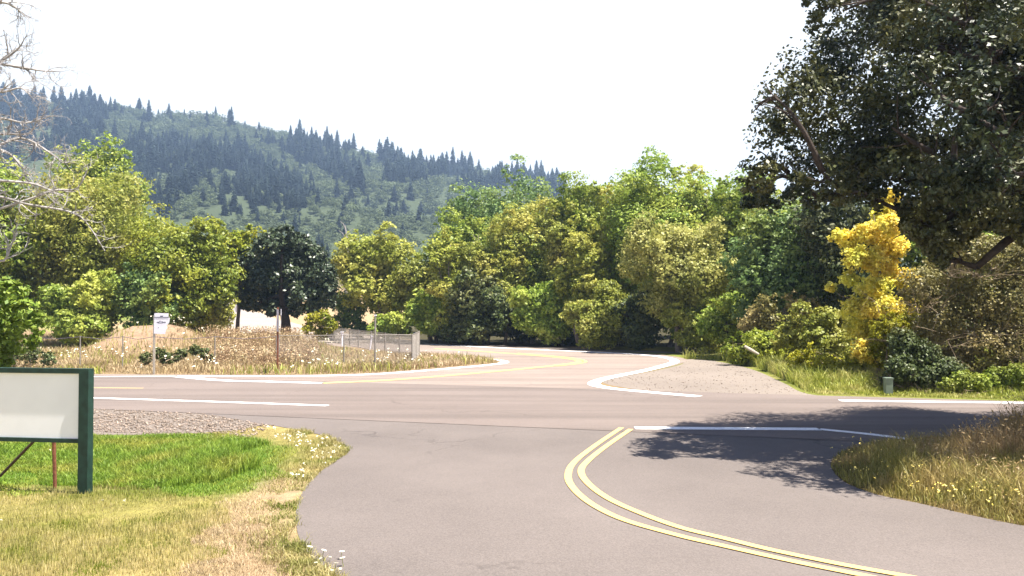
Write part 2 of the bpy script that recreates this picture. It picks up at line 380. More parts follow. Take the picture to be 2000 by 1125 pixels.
# ------------------------------------------------------------------ leaves and trees
def unit(n): v = R.normal(size=(n, 3)); return v/np.linalg.norm(v, axis=1, keepdims=True)
def quads(c, nrm, size, asp=.6):
    """kite-shaped leaves: centres c, normals nrm, long axis size"""
    n = len(c); r = unit(n); a = np.cross(nrm, r); a /= np.linalg.norm(a, axis=1, keepdims=True)+1e-9; b = np.cross(nrm, a)
    s = (size*np.ones(n))[:, None]
    V = np.stack([c-a*s*.5, c+b*s*asp*.5-a*s*.05, c+a*s*.5, c-b*s*asp*.5-a*s*.05], 1).reshape(-1, 3)
    return V, np.arange(4*n).reshape(n, 4)
def crown_leaves(blobs, n, size, sub=16, hollow=.55, zmin=None):
    """blobs: (x,y,z,rx,ry,rz). leaves sit in small sprays on the blobs' shells"""
    B = np.array(blobs, float); wgt = (B[:, 3]*B[:, 5]+B[:, 3]*B[:, 4]); wgt /= wgt.sum()
    ns = max(6, n//sub); bi = R.choice(len(B), ns, p=wgt)
    d = unit(ns); rr = hollow+(1-hollow)*R.rand(ns)**.6
    sc_ = B[bi, :3]+d*B[bi, 3:6]*rr[:, None]
    sr = B[bi, 3:6].mean(1)*(.16+.14*R.rand(ns))
    li = np.repeat(np.arange(ns), sub)
    off = R.normal(size=(len(li), 3))*.62; off[:, 2] *= .6
    c = sc_[li]+off*sr[li][:, None]
    nn = d[li]*.8+R.normal(size=(len(li), 3))*.6+np.array([0, 0, .35]); nn /= np.linalg.norm(nn, axis=1, keepdims=True)
    if zmin is not None: 
        k = c[:, 2] > zmin; c = c[k]; nn = nn[k]
    return quads(c, nn, size*(.65+.7*R.rand(len(c))))
def auto_blobs(c, r, n, zlow=-1, pos=(.35, .72), br=(.28, .46), taper=0.0):
    out = []
    while len(out) < n:
        d = unit(1)[0]
        if d[2] < zlow: continue
        f = random.uniform(*pos); k = random.uniform(*br); m = min((r[0]*r[1]*r[2])**(1/3), min(r)*1.35)
        q = np.array(c)+d*np.array(r)*f
        if taper:
            t = np.clip((q[2]-c[2])/r[2]*.5+.5, 0, 1); s = 1-taper*t; q[0] = c[0]+(q[0]-c[0])*s; q[1] = c[1]+(q[1]-c[1])*s; k *= (1-.4*taper*t)
        out.append((*q, m*k*random.uniform(.9, 1.25), m*k*random.uniform(.9, 1.25), m*k*random.uniform(.75, 1.15)))
    return out
def limb(mb, a, b, r0, r1, sag=.1, k=6, n=5):
    a = np.array(a, float); b = np.array(b, float); L = np.linalg.norm(b-a); pts = []; rs = []
    w1 = R.normal(size=3)*L*.06
    for i in range(n+1):
        t = i/n; p = a+(b-a)*t+w1*math.sin(math.pi*t)+np.array([0, 0, sag*L*math.sin(math.pi*t)]); pts.append(p); rs.append(r0+(r1-r0)*t)
    mb.tube(pts, rs, k); return pts
def broad_tree(name, label, cat, base, blobs, nleaf, lsize, lm, bark, group=None, tr=.18, fork=.35, limbs=10, zmin=None, multi=1, hollow=.5, sub=16, env=None):
    x, y = base; z = H1(x, y); root = empty(name, (x, y, z), label, cat, group)
    B = np.array(blobs); top = B[:, 2].max()
    V, Fc = crown_leaves(blobs, nleaf, lsize, sub=sub, hollow=hollow, zmin=(z+.03) if zmin is None else zmin)
    if env:
        c_ = V.reshape(-1, 4, 3).mean(1); V = V.reshape(-1, 4, 3)[env(c_[:, 0], c_[:, 1], c_[:, 2])].reshape(-1, 3); Fc = np.arange(len(V)).reshape(-1, 4)
    npmesh('crown', V-np.array([x, y, z]), Fc, lm, root)
    mb = MB()
    for s in range(multi):
        o = np.array([0, 0, 0]) if multi == 1 else np.array([random.uniform(-.5, .5), random.uniform(-.4, .4), 0])
        fz = (top-z)*fork; f = o*1.6+np.array([random.uniform(-.2, .2), random.uniform(-.2, .2), fz])
        limb(mb, o-np.array([0, 0, .15]), f, tr*1.25, tr*.75, 0, 8)
        tp = np.array([B[:, 0].mean()-x, B[:, 1].mean()-y, (top-z)*.9]); limb(mb, f, tp, tr*.75, tr*.12, 0, 6, 7)
        nodes = [f+(tp-f)*q for q in (0, .2, .4, .6)]; O = np.array([x, y, z])
        for i in R.permutation(len(B))[:max(4, limbs//4)]:          # main limbs
            q = (B[i, :3]-O)*np.array([.8, .8, .9]); st = nodes[R.randint(3)]
            nodes += [np.array(p_) for p_ in limb(mb, st, q, tr*.45, tr*.16, .10, 6, 6)[2:]]
        pick = R.permutation(len(B))[:limbs]; pick = pick[np.argsort(np.linalg.norm(B[pick, :3]-O-f, axis=1))]; used = {}
        for i in pick:                     # boughs from the nearest limb
            q = B[i, :3]-O; nd = np.array(nodes); dd = np.linalg.norm(nd-q, axis=1)+(nd[:, 2] > q[2]+.5)*1.0; dd = dd+np.array([used.get(j, 0) for j in range(len(nd))])*1.2; jj = int(dd.argmin()); used[jj] = used.get(jj, 0)+1; st = nd[jj]
            p = limb(mb, st, st+(q-st)*.85, tr*.16, tr*.05, random.uniform(-.05, .12), 5)
            nodes += [np.array(p[3]), np.array(p[5])]
            for j in range(3): limb(mb, p[2+j], q+R.normal(size=3)*B[i, 3]*.45, tr*.06, tr*.02, .03, 3, 3)
    mb.build('trunk', bark, root, True)
    return root
def px_tree(name, label, cat, u0, u1, vt, vb, D, nleaf, lsize, lm, bark, group=None, nb=40, taper=.15, depth=.8, **kw):
    """tree whose crown spans u0..u1 and vt..vb of the view at distance D"""
    a = P(u0, vb, D); b = P(u1, vt, D); c = (a+b)/2; c[1] = D; rx = (b[0]-a[0])/2*1.12; rz = (b[2]-a[2])/2
    gz = H1(c[0], D); 
    if kw.pop('skirt', True):
        zb = gz-.3; rz = (b[2]-zb)/2; c[2] = (b[2]+zb)/2
    blobs = auto_blobs(c, (rx, max(rx*depth, 1.0), rz), nb, taper=taper)
    # let the main masses reach the outline
    for k in range(nb//3):
        t = random.uniform(-.2, .95); q = math.sqrt(max(0, 1-t*t))*(1-taper*max(t, 0)*.4)*.78; s = random.choice((-1, 1)); m = min(rx, rz)*random.uniform(.2, .32)
        blobs.append((c[0]+s*q*rx, D+random.uniform(-.3, .3)*rx, c[2]+t*rz*.86, m, m, m*1.1))
    return broad_tree(name, label, cat, (c[0], D), blobs, nleaf, lsize, lm, bark, group, **kw)

LM = {}
LM['oak'] = leafmat('oak_leaves', (.012, .022, .009), (.066, .088, .030), (.12, .12, .035), trans=.06, big=.6, rough=.45, spec=.35)
LM['maple'] = leafmat('dark_maple_leaves', (.030, .048, .022), (.085, .115, .055), (.06, .08, .03), trans=.12, rough=.4, spec=.45)
LM['olive'] = leafmat('olive_green_leaves', (.177, .215, .028), (.417, .442, .089), (.455, .429, .101), trans=.38)
LM['bright'] = leafmat('bright_green_leaves', (.12, .17, .016), (.28, .33, .045), (.36, .37, .045), trans=.35)
LM['yellowg'] = leafmat('yellow_green_leaves', (.25, .26, .018), (.44, .41, .03), (.20, .25, .02), trans=.35)
LM['mid'] = leafmat('mid_green_leaves', (.120, .196, .026), (.350, .434, .077), (.421, .449, .084), trans=.38)
LM['cool'] = leafmat('cool_green_leaves', (.094, .173, .046), (.245, .359, .115), (.288, .359, .086), trans=.38)
LM['pale'] = leafmat('pale_yellowing_leaves', (.240, .250, .050), (.520, .500, .170), (.200, .230, .050), trans=.38)
LM['gold'] = leafmat('golden_leaves', (.52, .41, .04), (.84, .69, .16), (.58, .58, .10), trans=.35)
LM['scrub'] = leafmat('brown_green_scrub_leaves', (.13, .12, .035), (.29, .26, .085), (.34, .27, .11), trans=.2)
LM['lowgreen'] = leafmat('bramble_leaves', (.149, .230, .021), (.345, .414, .057), (.276, .253, .057), trans=.25)
LM['near'] = leafmat('large_green_leaves', (.11, .20, .02), (.30, .38, .06), (.17, .22, .04), trans=.3)
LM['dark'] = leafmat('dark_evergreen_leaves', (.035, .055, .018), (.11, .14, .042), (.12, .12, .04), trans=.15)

# --- belt of trees behind the side road
T = px_tree
gb = 'trees along the far side of the side road'
T('broadleaf_tree', 'light olive round tree at the left end of the belt, over a small bush', 'tree', 655, 815, 436, 640, 74, 26000, .30, LM['olive'], M['bark_grey'], gb, skirt=False, fork=.4, nb=28)
T('broadleaf_tree', 'low olive tree filling the dip in the tree belt right of the wire fence corner', 'tree', 770, 915, 480, 660, 71, 24000, .30, LM['olive'], M['bark_grey'], gb)
T('broadleaf_tree', 'mid green tree with rounded top leaning at the left shoulder of the tall belt', 'tree', 825, 985, 402, 660, 72, 38000, .25, LM['mid'], M['bark_grey'], gb)
T('poplar_tree', 'tall cool green tree rising behind the belt, highest left of the skyline notch', 'tree', 872, 1085, 308, 640, 96, 34000, .36, LM['cool'], M['bark_grey'], gb, nb=34)
T('broadleaf_tree', 'olive yellow tree in the middle of the belt just below the skyline notch', 'tree', 955, 1125, 372, 670, 68, 42000, .24, LM['olive'], M['bark_grey'], gb)
T('broadleaf_tree', 'green tree right of the skyline notch with a ragged top', 'tree', 1065, 1235, 326, 672, 67, 46000, .24, LM['mid'], M['bark_grey'], gb, nb=30)
T('broadleaf_tree', 'tall green tree with the highest pointed top of the belt, behind the pale yellowing tree', 'tree', 1190, 1420, 288, 675, 62, 56000, .23, LM['mid'], M['bark_grey'], gb, nb=34)
T('broadleaf_tree', 'pale yellowing tree standing forward out of the belt', 'tree', 1225, 1425, 400, 640, 54, 32000, .22, LM['pale'], M['bark_grey'], gb, skirt=False, nb=26)
T('broadleaf_tree', 'green tree touching the left tips of the great dark oak', 'tree', 1370, 1540, 318, 680, 56, 36000, .27, LM['mid'], M['bark'], gb)
T('broadleaf_tree', 'cool green tree under the hanging oak boughs', 'tree', 1440, 1660, 380, 690, 47, 34000, .24, LM['cool'], M['bark'], gb)
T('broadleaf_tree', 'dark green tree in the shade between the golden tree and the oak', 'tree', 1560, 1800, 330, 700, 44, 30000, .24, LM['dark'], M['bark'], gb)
T('broadleaf_tree', 'dark tree behind the brown thicket at the right', 'tree', 1780, 2120, 300, 700, 42, 34000, .24, LM['mid'], M['bark'], gb)
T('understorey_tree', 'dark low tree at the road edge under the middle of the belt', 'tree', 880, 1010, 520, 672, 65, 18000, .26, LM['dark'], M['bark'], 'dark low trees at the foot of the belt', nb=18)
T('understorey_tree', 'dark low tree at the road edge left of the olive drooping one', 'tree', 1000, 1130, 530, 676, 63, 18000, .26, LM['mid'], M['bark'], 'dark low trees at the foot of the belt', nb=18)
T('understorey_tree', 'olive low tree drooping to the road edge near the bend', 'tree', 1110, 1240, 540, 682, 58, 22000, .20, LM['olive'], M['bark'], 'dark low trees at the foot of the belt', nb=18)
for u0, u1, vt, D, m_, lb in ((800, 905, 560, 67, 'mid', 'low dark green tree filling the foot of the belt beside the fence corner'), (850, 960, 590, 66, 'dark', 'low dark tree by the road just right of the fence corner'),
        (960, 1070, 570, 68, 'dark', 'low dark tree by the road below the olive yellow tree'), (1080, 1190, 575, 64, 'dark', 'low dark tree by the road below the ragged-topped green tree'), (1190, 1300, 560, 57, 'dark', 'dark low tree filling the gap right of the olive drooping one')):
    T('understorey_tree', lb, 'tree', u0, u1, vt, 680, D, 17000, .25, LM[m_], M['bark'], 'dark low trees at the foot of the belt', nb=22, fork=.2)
for u0, u1, vt, D, lb in ((900, 1060, 420, 88, 'green tree deep in the wood behind the middle of the belt'), (1050, 1200, 400, 84, 'green tree deep in the wood below the skyline notch'), (1160, 1330, 380, 80, 'green tree deep in the wood behind the tallest one'), (1290, 1480, 360, 76, 'green tree deep in the wood left of the oak'), (1440, 1640, 350, 66, 'green tree deep in the wood behind the oak boughs')):
    T('broadleaf_tree', lb, 'tree', u0, u1, vt, 650, D, 16000, .34, LM['mid'], M['bark'], 'trees deep in the wood behind the belt', nb=24)
for u0, u1, vt, D, k_, lb in ((1120, 1260, 318, 71, 'olive', 'light green narrow tree between the ragged-topped green tree and the tallest one'), (1010, 1110, 372, 73, 'mid', 'narrow green tree just left of the skyline notch'), (1290, 1400, 300, 66, 'olive', 'light olive crown right of the highest point of the belt'),
        (1385, 1490, 312, 63, 'olive', 'light olive crown beside the left tips of the oak'), (900, 1000, 420, 66, 'olive', 'light olive tree in the left part of the belt'), (1090, 1180, 400, 61, 'olive', 'light yellowish tree in front of the ragged-topped green tree')):
    T('broadleaf_tree', lb, 'tree', u0, u1, vt, 670, D, 26000, .22, LM[k_], M['bark_grey'], gb, nb=30)
UP = [('first', 880, 432, 66, 'olive', 80), ('second', 935, 405, 68, 'mid', 84), ('third', 985, 388, 66, 'olive', 84), ('fourth', 1040, 392, 67, 'mid', 84), ('fifth', 1098, 366, 64, 'olive', 90), ('sixth', 1150, 338, 65, 'mid', 92), ('seventh', 1205, 322, 63, 'olive', 94), ('eighth', 1262, 300, 64, 'mid', 98),
      ('ninth', 1322, 290, 60, 'mid', 96), ('tenth', 1375, 304, 61, 'olive', 92), ('eleventh', 1432, 318, 58, 'mid', 92), ('twelfth', 1490, 352, 54, 'olive', 92)]
for nth, u, vt, D, k_, wd in UP:
    T('upright_tree', nth + ' from the left among the slender upright trees making the front of the belt', 'tree', u-wd*.5, u+wd*.5, vt, 660, D, 24000, .21, LM[k_], M['bark_grey'], 'slender upright trees along the front of the belt', nb=34, taper=.5, depth=.9, limbs=14, tr=.12)
# --- bushes on the right
gs = 'bushes right of the road bend'
T('bush', 'green leafy bush nearest the road bend', 'bush', 1295, 1420, 575, 700, 53, 15000, .20, LM['olive'], M['bark_grey'], gs, nb=16, multi=3, tr=.06)
T('bush', 'green rounded bush below the pale yellowing tree', 'bush', 1375, 1490, 550, 700, 50, 15000, .19, LM['mid'], M['bark_grey'], gs, nb=16, multi=3, tr=.06)
T('bush', 'straw-coloured twiggy bush above the fallen pale branch', 'bush', 1450, 1600, 575, 700, 44, 14000, .17, LM['scrub'], M['twig'], gs, nb=16, multi=4, tr=.05)
T('bush', 'low yellow-green bush on the verge left of the golden tree', 'bush', 1410, 1560, 645, 710, 42.5, 13000, .15, LM['bright'], M['twig'], gs, nb=16, multi=3, tr=.05)
T('bush', 'olive bush with a dark right side beside the golden tree', 'bush', 1520, 1665, 590, 710, 38, 15000, .17, LM['olive'], M['twig'], gs, nb=16, multi=3, tr=.05)
T('bush', 'yellow-green leafy bush hugging the right side of the golden trunk', 'bush', 1700, 1800, 590, 735, 32, 12000, .12, LM['yellowg'], M['twig'], gs, nb=20, multi=3, tr=.04)
T('bush', 'low bright bush in front of the golden tree', 'bush', 1540, 1720, 670, 735, 34.5, 12000, .12, LM['yellowg'], M['twig'], gs, nb=18, multi=3, tr=.04)
# golden tree: an irregular narrow spire
def px_blobs(lst, D, dj=1.0): 
    out = []
    for u, v, r in lst:
        p = P(u, v, D+random.uniform(-dj, dj)); q = r/F*D; out.append((*p, q, q*.9, q))
    return out
gold = px_blobs([(1740, 385, 22), (1722, 415, 28), (1745, 440, 30), (1700, 455, 32), (1660, 470, 26), (1640, 460, 18), (1735, 480, 36), (1690, 505, 36), (1730, 530, 34), (1765, 545, 30), (1700, 560, 32), (1660, 545, 20), (1680, 600, 30), (1720, 600, 36), (1760, 600, 26), (1690, 640, 34), (1740, 650, 34), (1700, 685, 32), (1740, 700, 28), (1640, 560, 16)], 33, .8)
gold = [(b[0]+random.uniform(-.4, .4)*(1.1 if b[2] < 5 else .5), b[1], b[2], b[3]*.82, b[4]*.9, b[5]*.76) for b in gold for _ in range(2)]
broad_tree('golden_tree', 'golden yellow autumn tree under the oak bough', 'tree', (P(1715, 700, 33)[0], 33), gold, 32000, .13, LM['gold'], M['bark_grey'], tr=.10, fork=.3, limbs=30, sub=9, hollow=.2)
# thicket of brown scrub with bare twigs
def thicket(name, label, blobs, n, lsize, lm, tw, ntw, group=None, base=None):
    B = np.array(blobs); x, y = base if base else (B[:, 0].mean(), B[:, 1].mean()); z = H1(x, y)
    root = empty(name, (x, y, z), label, 'bush', group); V, Fc = crown_leaves(blobs, n, lsize, sub=10, hollow=.35, zmin=z+.03)
    npmesh('foliage', V-np.array([x, y, z]), Fc, lm, root)
    mb = MB()
    for i in range(ntw):
        b = B[R.randint(len(B))]; p0 = np.array([b[0]+R.normal()*.5, b[1]+R.normal()*.4, max(z, b[2]-b[5]*1.2)])
        d = unit(1)[0]; d[2] = abs(d[2])*.8; L = b[3]*random.uniform(.9, 1.7); p1 = p0+d*L
        pts = limb(mb, p0-np.array([x, y, z]), p1-np.array([x, y, z]), random.uniform(.008, .022), .004, random.uniform(-.1, .25), 3, 4)
        for j in range(3): limb(mb, pts[2+j % 2], np.array(pts[-1])+R.normal(size=3)*L*.3, .007, .003, 0, 3, 2)
    mb.build('twigs', tw, root); return root
th = px_blobs([(1800, 560, 42), (1850, 520, 44), (1900, 490, 42), (1955, 500, 48), (2010, 520, 60), (1830, 620, 50), (1900, 590, 56), (1970, 600, 60), (2050, 600, 70), (1790, 660, 42), (1860, 680, 50), (1940, 680, 56), (2020, 690, 60), (1790, 715, 34), (2100, 560, 70), (2130, 680, 70)], 31, 1.3)
thicket('scrub_thicket', 'big brown-green thicket of bare twigs right of the golden tree', th, 52000, .12, LM['scrub'], M['twig'], 420)
th2 = px_blobs([(1765, 670, 30), (1800, 700, 36), (1760, 720, 28), (1850, 730, 34), (1810, 740, 26), (1740, 745, 20)], 29.3, .5)
thicket('dark_bush', 'dark leafy bush at the foot of the thicket beside the roadside box', th2, 16000, .11, LM['dark'], M['bark'], 60)
for lst, lb in (([(1880, 745, 22), (1910, 750, 20), (1850, 755, 18)], 'bright bramble clump left of the other one by the road edge at the far right'), ([(1945, 740, 24), (1990, 738, 28), (2040, 740, 30), (1960, 755, 18)], 'bright bramble clump at the right picture edge beside the road')):
    thicket('bramble', lb, px_blobs(lst, 28.6, .4), 9000, .10, LM['lowgreen'], M['twig'], 25, 'bramble clumps by the crossing road')

# --- left side
gl = 'trees behind the field on the left'
T('broadleaf_tree', 'dark green tree rising highest behind the pale olive tree at the left', 'tree', 80, 285, 252, 560, 78, 32000, .32, LM['mid'], M['bark'], gl, taper=.1)
T('broadleaf_tree', 'great pale olive tree behind the field at the far left', 'tree', -40, 300, 292, 640, 64, 52000, .28, LM['olive'], M['bark_grey'], gl, nb=44, taper=.35)
T('broadleaf_tree', 'olive tree cut by the left picture edge', 'tree', -190, 60, 275, 640, 60, 30000, .28, LM['mid'], M['bark_grey'], gl)
T('broadleaf_tree', 'bright green round tree behind the dirt bank', 'tree', 240, 445, 405, 640, 62, 36000, .26, LM['bright'], M['bark_grey'], gl, nb=34)
T('broadleaf_tree', 'small bright tree top poking out above the bright round tree', 'tree', 380, 450, 386, 560, 80, 9000, .3, LM['bright'], M['bark_grey'], gl, nb=14)
T('broadleaf_tree', 'yellow-green tree just left of the dark round maple', 'tree', 400, 530, 438, 590, 72, 20000, .28, LM['yellowg'], M['bark_grey'], gl, skirt=False)
T('understorey_tree', 'dark low tree at the field edge under the great pale olive tree', 'tree', 90, 250, 520, 640, 58.5, 18000, .24, LM['mid'], M['bark'], 'low trees along the back of the field', nb=18)
T('understorey_tree', 'dark low tree just left of the pale dirt bank top', 'tree', 215, 345, 510, 640, 59.5, 16000, .24, LM['cool'], M['bark'], 'low trees along the back of the field', nb=18)
T('understorey_tree', 'brownish low tree between the dirt bank and the climbing road', 'tree', 325, 450, 500, 630, 63, 16000, .24, LM['olive'], M['bark'], 'low trees along the back of the field', nb=18)
# dark maple
mb_ = px_blobs([(552, 462, 24), (520, 480, 24), (585, 480, 26), (490, 510, 26), (550, 505, 32), (615, 505, 26), (475, 545, 24), (520, 540, 32), (575, 540, 34), (630, 540, 26), (470, 570, 18), (500, 580, 28), (550, 580, 32), (600, 580, 30), (640, 565, 20), (480, 590, 16), (530, 600, 18), (575, 603, 16), (620, 595, 20), (645, 590, 12)], 70, 1.8)
broad_tree('maple_tree', 'dark round maple standing alone beside the side road', 'tree', (P(556, 650, 70)[0], 70), mb_, 30000, .30, LM['maple'], M['bark'], tr=.42, fork=.34, limbs=12, hollow=.6)
thicket('bush', 'sunny yellow-green bush right of the maple trunk', px_blobs([(610, 625, 14), (630, 620, 16), (645, 635, 14), (600, 645, 12), (625, 648, 16)], 66, .4), 3500, .22, LM['yellowg'], M['twig'], 10, base=(P(622, 640, 66)[0], 66))
thicket('bush', 'small green bush in the hollow under the light olive tree', px_blobs([(745, 630, 18), (770, 628, 20), (790, 640, 16), (730, 645, 14), (760, 648, 18)], 69, .5), 5000, .22, LM['mid'], M['twig'], 10, base=(P(762, 640, 69)[0], 69))
thicket('bush', 'grey-green ragged bush right of the maple crown', px_blobs([(668, 590, 22), (690, 610, 24), (665, 630, 20), (700, 640, 20), (650, 645, 14)], 76, .6), 6000, .25, LM['cool'], M['bark'], 12, base=(P(680, 640, 76)[0], 76))
# near shrub at left edge
nb_ = px_blobs([(-10, 560, 34), (25, 575, 30), (50, 610, 28), (10, 620, 40), (60, 640, 24), (30, 665, 30), (-10, 680, 40), (70, 668, 14), (-70, 600, 70), (-80, 700, 70), (0, 700, 24)], 19, .7)
broad_tree('small_tree', 'near fresh green small tree leaning in at the left edge above the green framed sign', 'tree', (P(-70, 700, 19)[0], 19), nb_, 9000, .13, LM['near'], M['bark_grey'], tr=.06, fork=.4, limbs=9, hollow=.3, zmin=1.55)

# --- the great oak on the right
oc = np.array([14.8, 19.0, 7.2])
ob = auto_blobs(oc, (8.2, 4.6, 8.6), 84, zlow=-.35, pos=(.2, .84), br=(.17, .29))
ob += px_blobs([(1475, 205, 34), (1500, 165, 28), (1480, 250, 36), (1490, 310, 40), (1460, 345, 26), (1480, 385, 32), (1530, 330, 44), (1540, 260, 46), (1560, 190, 44), (1560, 140, 34), (1590, 110, 36), (1548, 60, 16), (1600, 55, 34), (1610, 15, 38), (1640, -30, 44), (1680, -80, 50), (1520, 400, 26), (1580, 385, 36), (1640, 390, 34), (1600, 330, 44), (1690, 380, 30), (1650, 280, 48), (1690, 200, 40),
                (1800, 430, 40), (1850, 450, 36), (1790, 480, 24), (1838, 505, 22), (1880, 400, 44), (1940, 430, 46), (1995, 450, 44), (1750, 360, 40), (1830, 350, 44), (1720, 130, 36), (1800, 150, 34), (1780, 40, 40), (1900, 30, 40), (1860, 250, 50), (1960, 230, 46), (1930, 330, 50)], 17.3, 1.8)
ob += px_blobs([(1700, 385, 36), (1780, 430, 40), (1830, 470, 44), (1850, 500, 34), (1800, 455, 34), (1900, 440, 50), (1960, 430, 50), (2020, 440, 54), (1640, 375, 40), (1560, 370, 40), (1500, 390, 34), (1480, 340, 40), (2090, 450, 60), (1820, 400, 50)]*2+[(1800, 445, 44), (1836, 480, 40), (1848, 498, 30), (1872, 450, 44), (1775, 420, 36), (1930, 425, 50), (1985, 435, 50)]*2, 16.8, .8)
for c_, r_, n_ in (((8.9, 15.0, 7.2), (2.8, 2.9, 3.2), 22), ((7.8, 17.6, 6.9), (2.7, 3.6, 2.8), 20), ((9.5, 18.5, 10.5), (3.2, 3.6, 4.2), 16), ((12, 16.5, 11), (3.5, 2.5, 4), 18), ((8.6, 13.9, 6.6), (2.9, 1.9, 2.2), 20), ((13.5, 15.6, 6.4), (3.2, 1.6, 2.0), 16)):
    ob += auto_blobs(c_, r_, n_, pos=(.2, .85), br=(.2, .34))
def oak_env(x, y, z, fuzz=9):
    u = 1000+F*x/y; v = 600-(z-CAMH)/y*F; k = len(np.atleast_1d(u))
    low = np.interp(u, [1400, 1480, 1560, 1640, 1700, 1745, 1765, 1840, 1885, 1940, 2000, 2400], [425, 420, 395, 402, 398, 372, 455, 522, 470, 448, 462, 480])
    left = np.interp(v, [-400, -200, 0, 60, 100, 160, 240, 300, 420], [1760, 1660, 1567, 1560, 1530, 1468, 1442, 1428, 1440])
    if fuzz == 0: return np.atleast_1d((v < low) & (u > left))
    gap = vnoise(np.atleast_1d(x+z*.35), np.atleast_1d(z*1.25-y*.3), 1.7, 71)*.65+vnoise(np.atleast_1d(y+z*.3), np.atleast_1d(z+x*.4), .9, 72)*.35
    edge = vnoise(np.atleast_1d(u), np.atleast_1d(v), 26, 73)
    gx = x-.364*z*math.cos(SUN_AZ); gy = y-.364*z*math.sin(SUN_AZ); gu = 1000+F*gx/gy; gv = 600+CAMH/gy*F
    okl = (gv > np.interp(gu, [1230, 1290, 1340, 1400, 1480, 1620, 1900, 2200], [866, 846, 825, 808, 797, 788, 784, 780])+R.normal(size=k)*4-4) & (gv < np.interp(gu, [1240, 1300, 1400, 1560, 1640, 1780, 1900, 2000, 2300], [905, 912, 935, 955, 972, 990, 965, 945, 925])+(edge-.5)*34) & (gu > 1232+(edge-.5)*90)
    return okl & (v < low+(edge-.35)*46+R.normal(size=k)*4) & (u > left+(edge-.75)*44+R.normal(size=k)*4) & (gap > .27+.18*sm(4.6, 6.2, np.atleast_1d(z))+.03*R.normal(size=k))
ob = [b for b in ob if oak_env(b[0], b[1], b[2]+b[5]*.1, 0)[0]]
root = broad_tree('oak_tree', 'great dark oak overhanging the road from the right', 'tree', (14.9, 17.6), ob, 640000, .098, LM['oak'], M['bark'], tr=.42, fork=.30, limbs=90, hollow=.35, zmin=3.7, sub=26, env=oak_env)

# --- bare tree, upper left
def bare_tree():
    x, y = P(-230, 600, 25)[0], 25.0; z = H1(x, y)
    root = empty('bare_tree', (x, y, z), 'bare leafless tree reaching in from the upper left edge', 'tree'); O = np.array([x, y, z])
    tr = MB(); trunk = [O*0, P(-215, 400, 25)-O, P(-190, 150, 25)-O, P(-170, -60, 25)-O, P(-160, -250, 25)-O]
    tr.tube([tuple(p) for p in catmull(trunk, 5)], list(np.linspace(.26, .06, 21)), 8); tr.build('trunk', M['dead'], root, True)
    def twig(mb, p, d, L, r, lev):
        d = d/np.linalg.norm(d); n = 5; pts = [p]; q = p.copy()
        for i in range(n):
            d = d+R.normal(size=3)*.20+np.array([0, 0, .03]); d /= np.linalg.norm(d); q = q+d*L/n; pts.append(q.copy())
        mb.tube(pts, list(np.linspace(r, r*.4, n+1)), 4 if lev else 5)
        if lev <= 0: return
        for k in range(4 if lev > 1 else 5):
            i = random.randint(1, n); dd = d+R.normal(size=3)*.85; twig(mb, pts[i], dd, L*random.uniform(.4, .65), r*.55, lev-1)
    paths = [[(-185, 120), (-60, 118), (20, 128), (80, 138), (118, 140)], [(-180, 200), (-60, 140), (0, 120), (35, 95), (48, 75)], [(-175, 60), (-60, 20), (0, 5), (30, 14), (48, 32)],
             [(-190, 260), (-60, 250), (0, 232), (50, 240), (95, 228)], [(-195, 280), (-80, 270), (0, 262), (60, 258), (75, 210)], [(-200, 300), (-60, 290), (10, 296), (45, 330), (55, 365)],
             [(-205, 420), (-60, 420), (40, 395), (105, 372), (150, 368), (172, 330)], [(-205, 400), (-40, 380), (60, 400), (130, 412), (165, 430), (205, 490)], [(-205, 440), (-60, 450), (0, 510), (22, 480), (28, 455)],
             [(-200, 350), (-40, 300), (40, 270), (100, 300), (125, 318), (130, 290)], [(-190, 170), (-60, 170), (0, 180), (40, 172), (62, 190)], [(-195, 330), (-30, 350), (60, 358), (105, 372), (95, 340)]]
    for k, pp in enumerate(paths):
        mb = MB(); D0 = 24.6+random.uniform(-.8, .8)
        pts = [P(u, v, D0 if i else 25)-O for i, (u, v) in enumerate(pp)]; cr = catmull(pts, 5); r0 = .075 if k < 6 else .06
        rs = list(np.linspace(r0, .012, len(cr))); mb.tube([tuple(c) for c in cr], rs, 5)
        for i in range(6, len(cr), 2):
            d = cr[i]-cr[i-1]
            for q in range(1 if i % 4 else 2):
                twig(mb, np.array(cr[i]), d/np.linalg.norm(d)+R.normal(size=3)*.7, random.uniform(.35, .8), rs[i]*.5+.002, 2 if k not in (6, 7, 8) else 1)
        mb.build('branch', M['dead'], root)
bare_tree()
# pale snag with a board below it, by the climbing road
def snag():
    D = 120; p = P(677, 525, D); x, y = p[0], D; z = H1(x, y); root = empty('dead_tree', (x, y, z), 'pale dead trunk standing above the trees left of the light olive tree', 'tree')
    mb = MB(); O = np.array([x, y, z]); mb.tube([(0, 0, 0), P(677, 520, D)-O, P(678, 470, D)-O, P(674, 440, D)-O], [.35, .28, .18, .05], 7)
    for u, v in ((662, 450), (690, 445), (665, 432), (688, 465)): mb.tube([P(677, v+22, D)-O, P((u+677)/2, v+6, D)-O, P(u, v, D)-O], [.08, .06, .02], 5)
    mb.build('trunk', M['dead'], root)
    p = P(677, 519, 110); r2 = empty('yellow_board', (p[0], 110, H1(p[0], 110)), 'small pale yellow board showing below the pale dead trunk', 'sign'); zz = p[2]-H1(p[0], 110)
    b = MB(); b.box((0, 0, zz), (.55, .03, .42)); b.build('panel', M['pale_yellow'], r2); b = MB(); b.tube([(0, .1, 0), (0, .1, zz+.3)], .06, 6); b.build('post', M['post_wood'], r2)
snag()

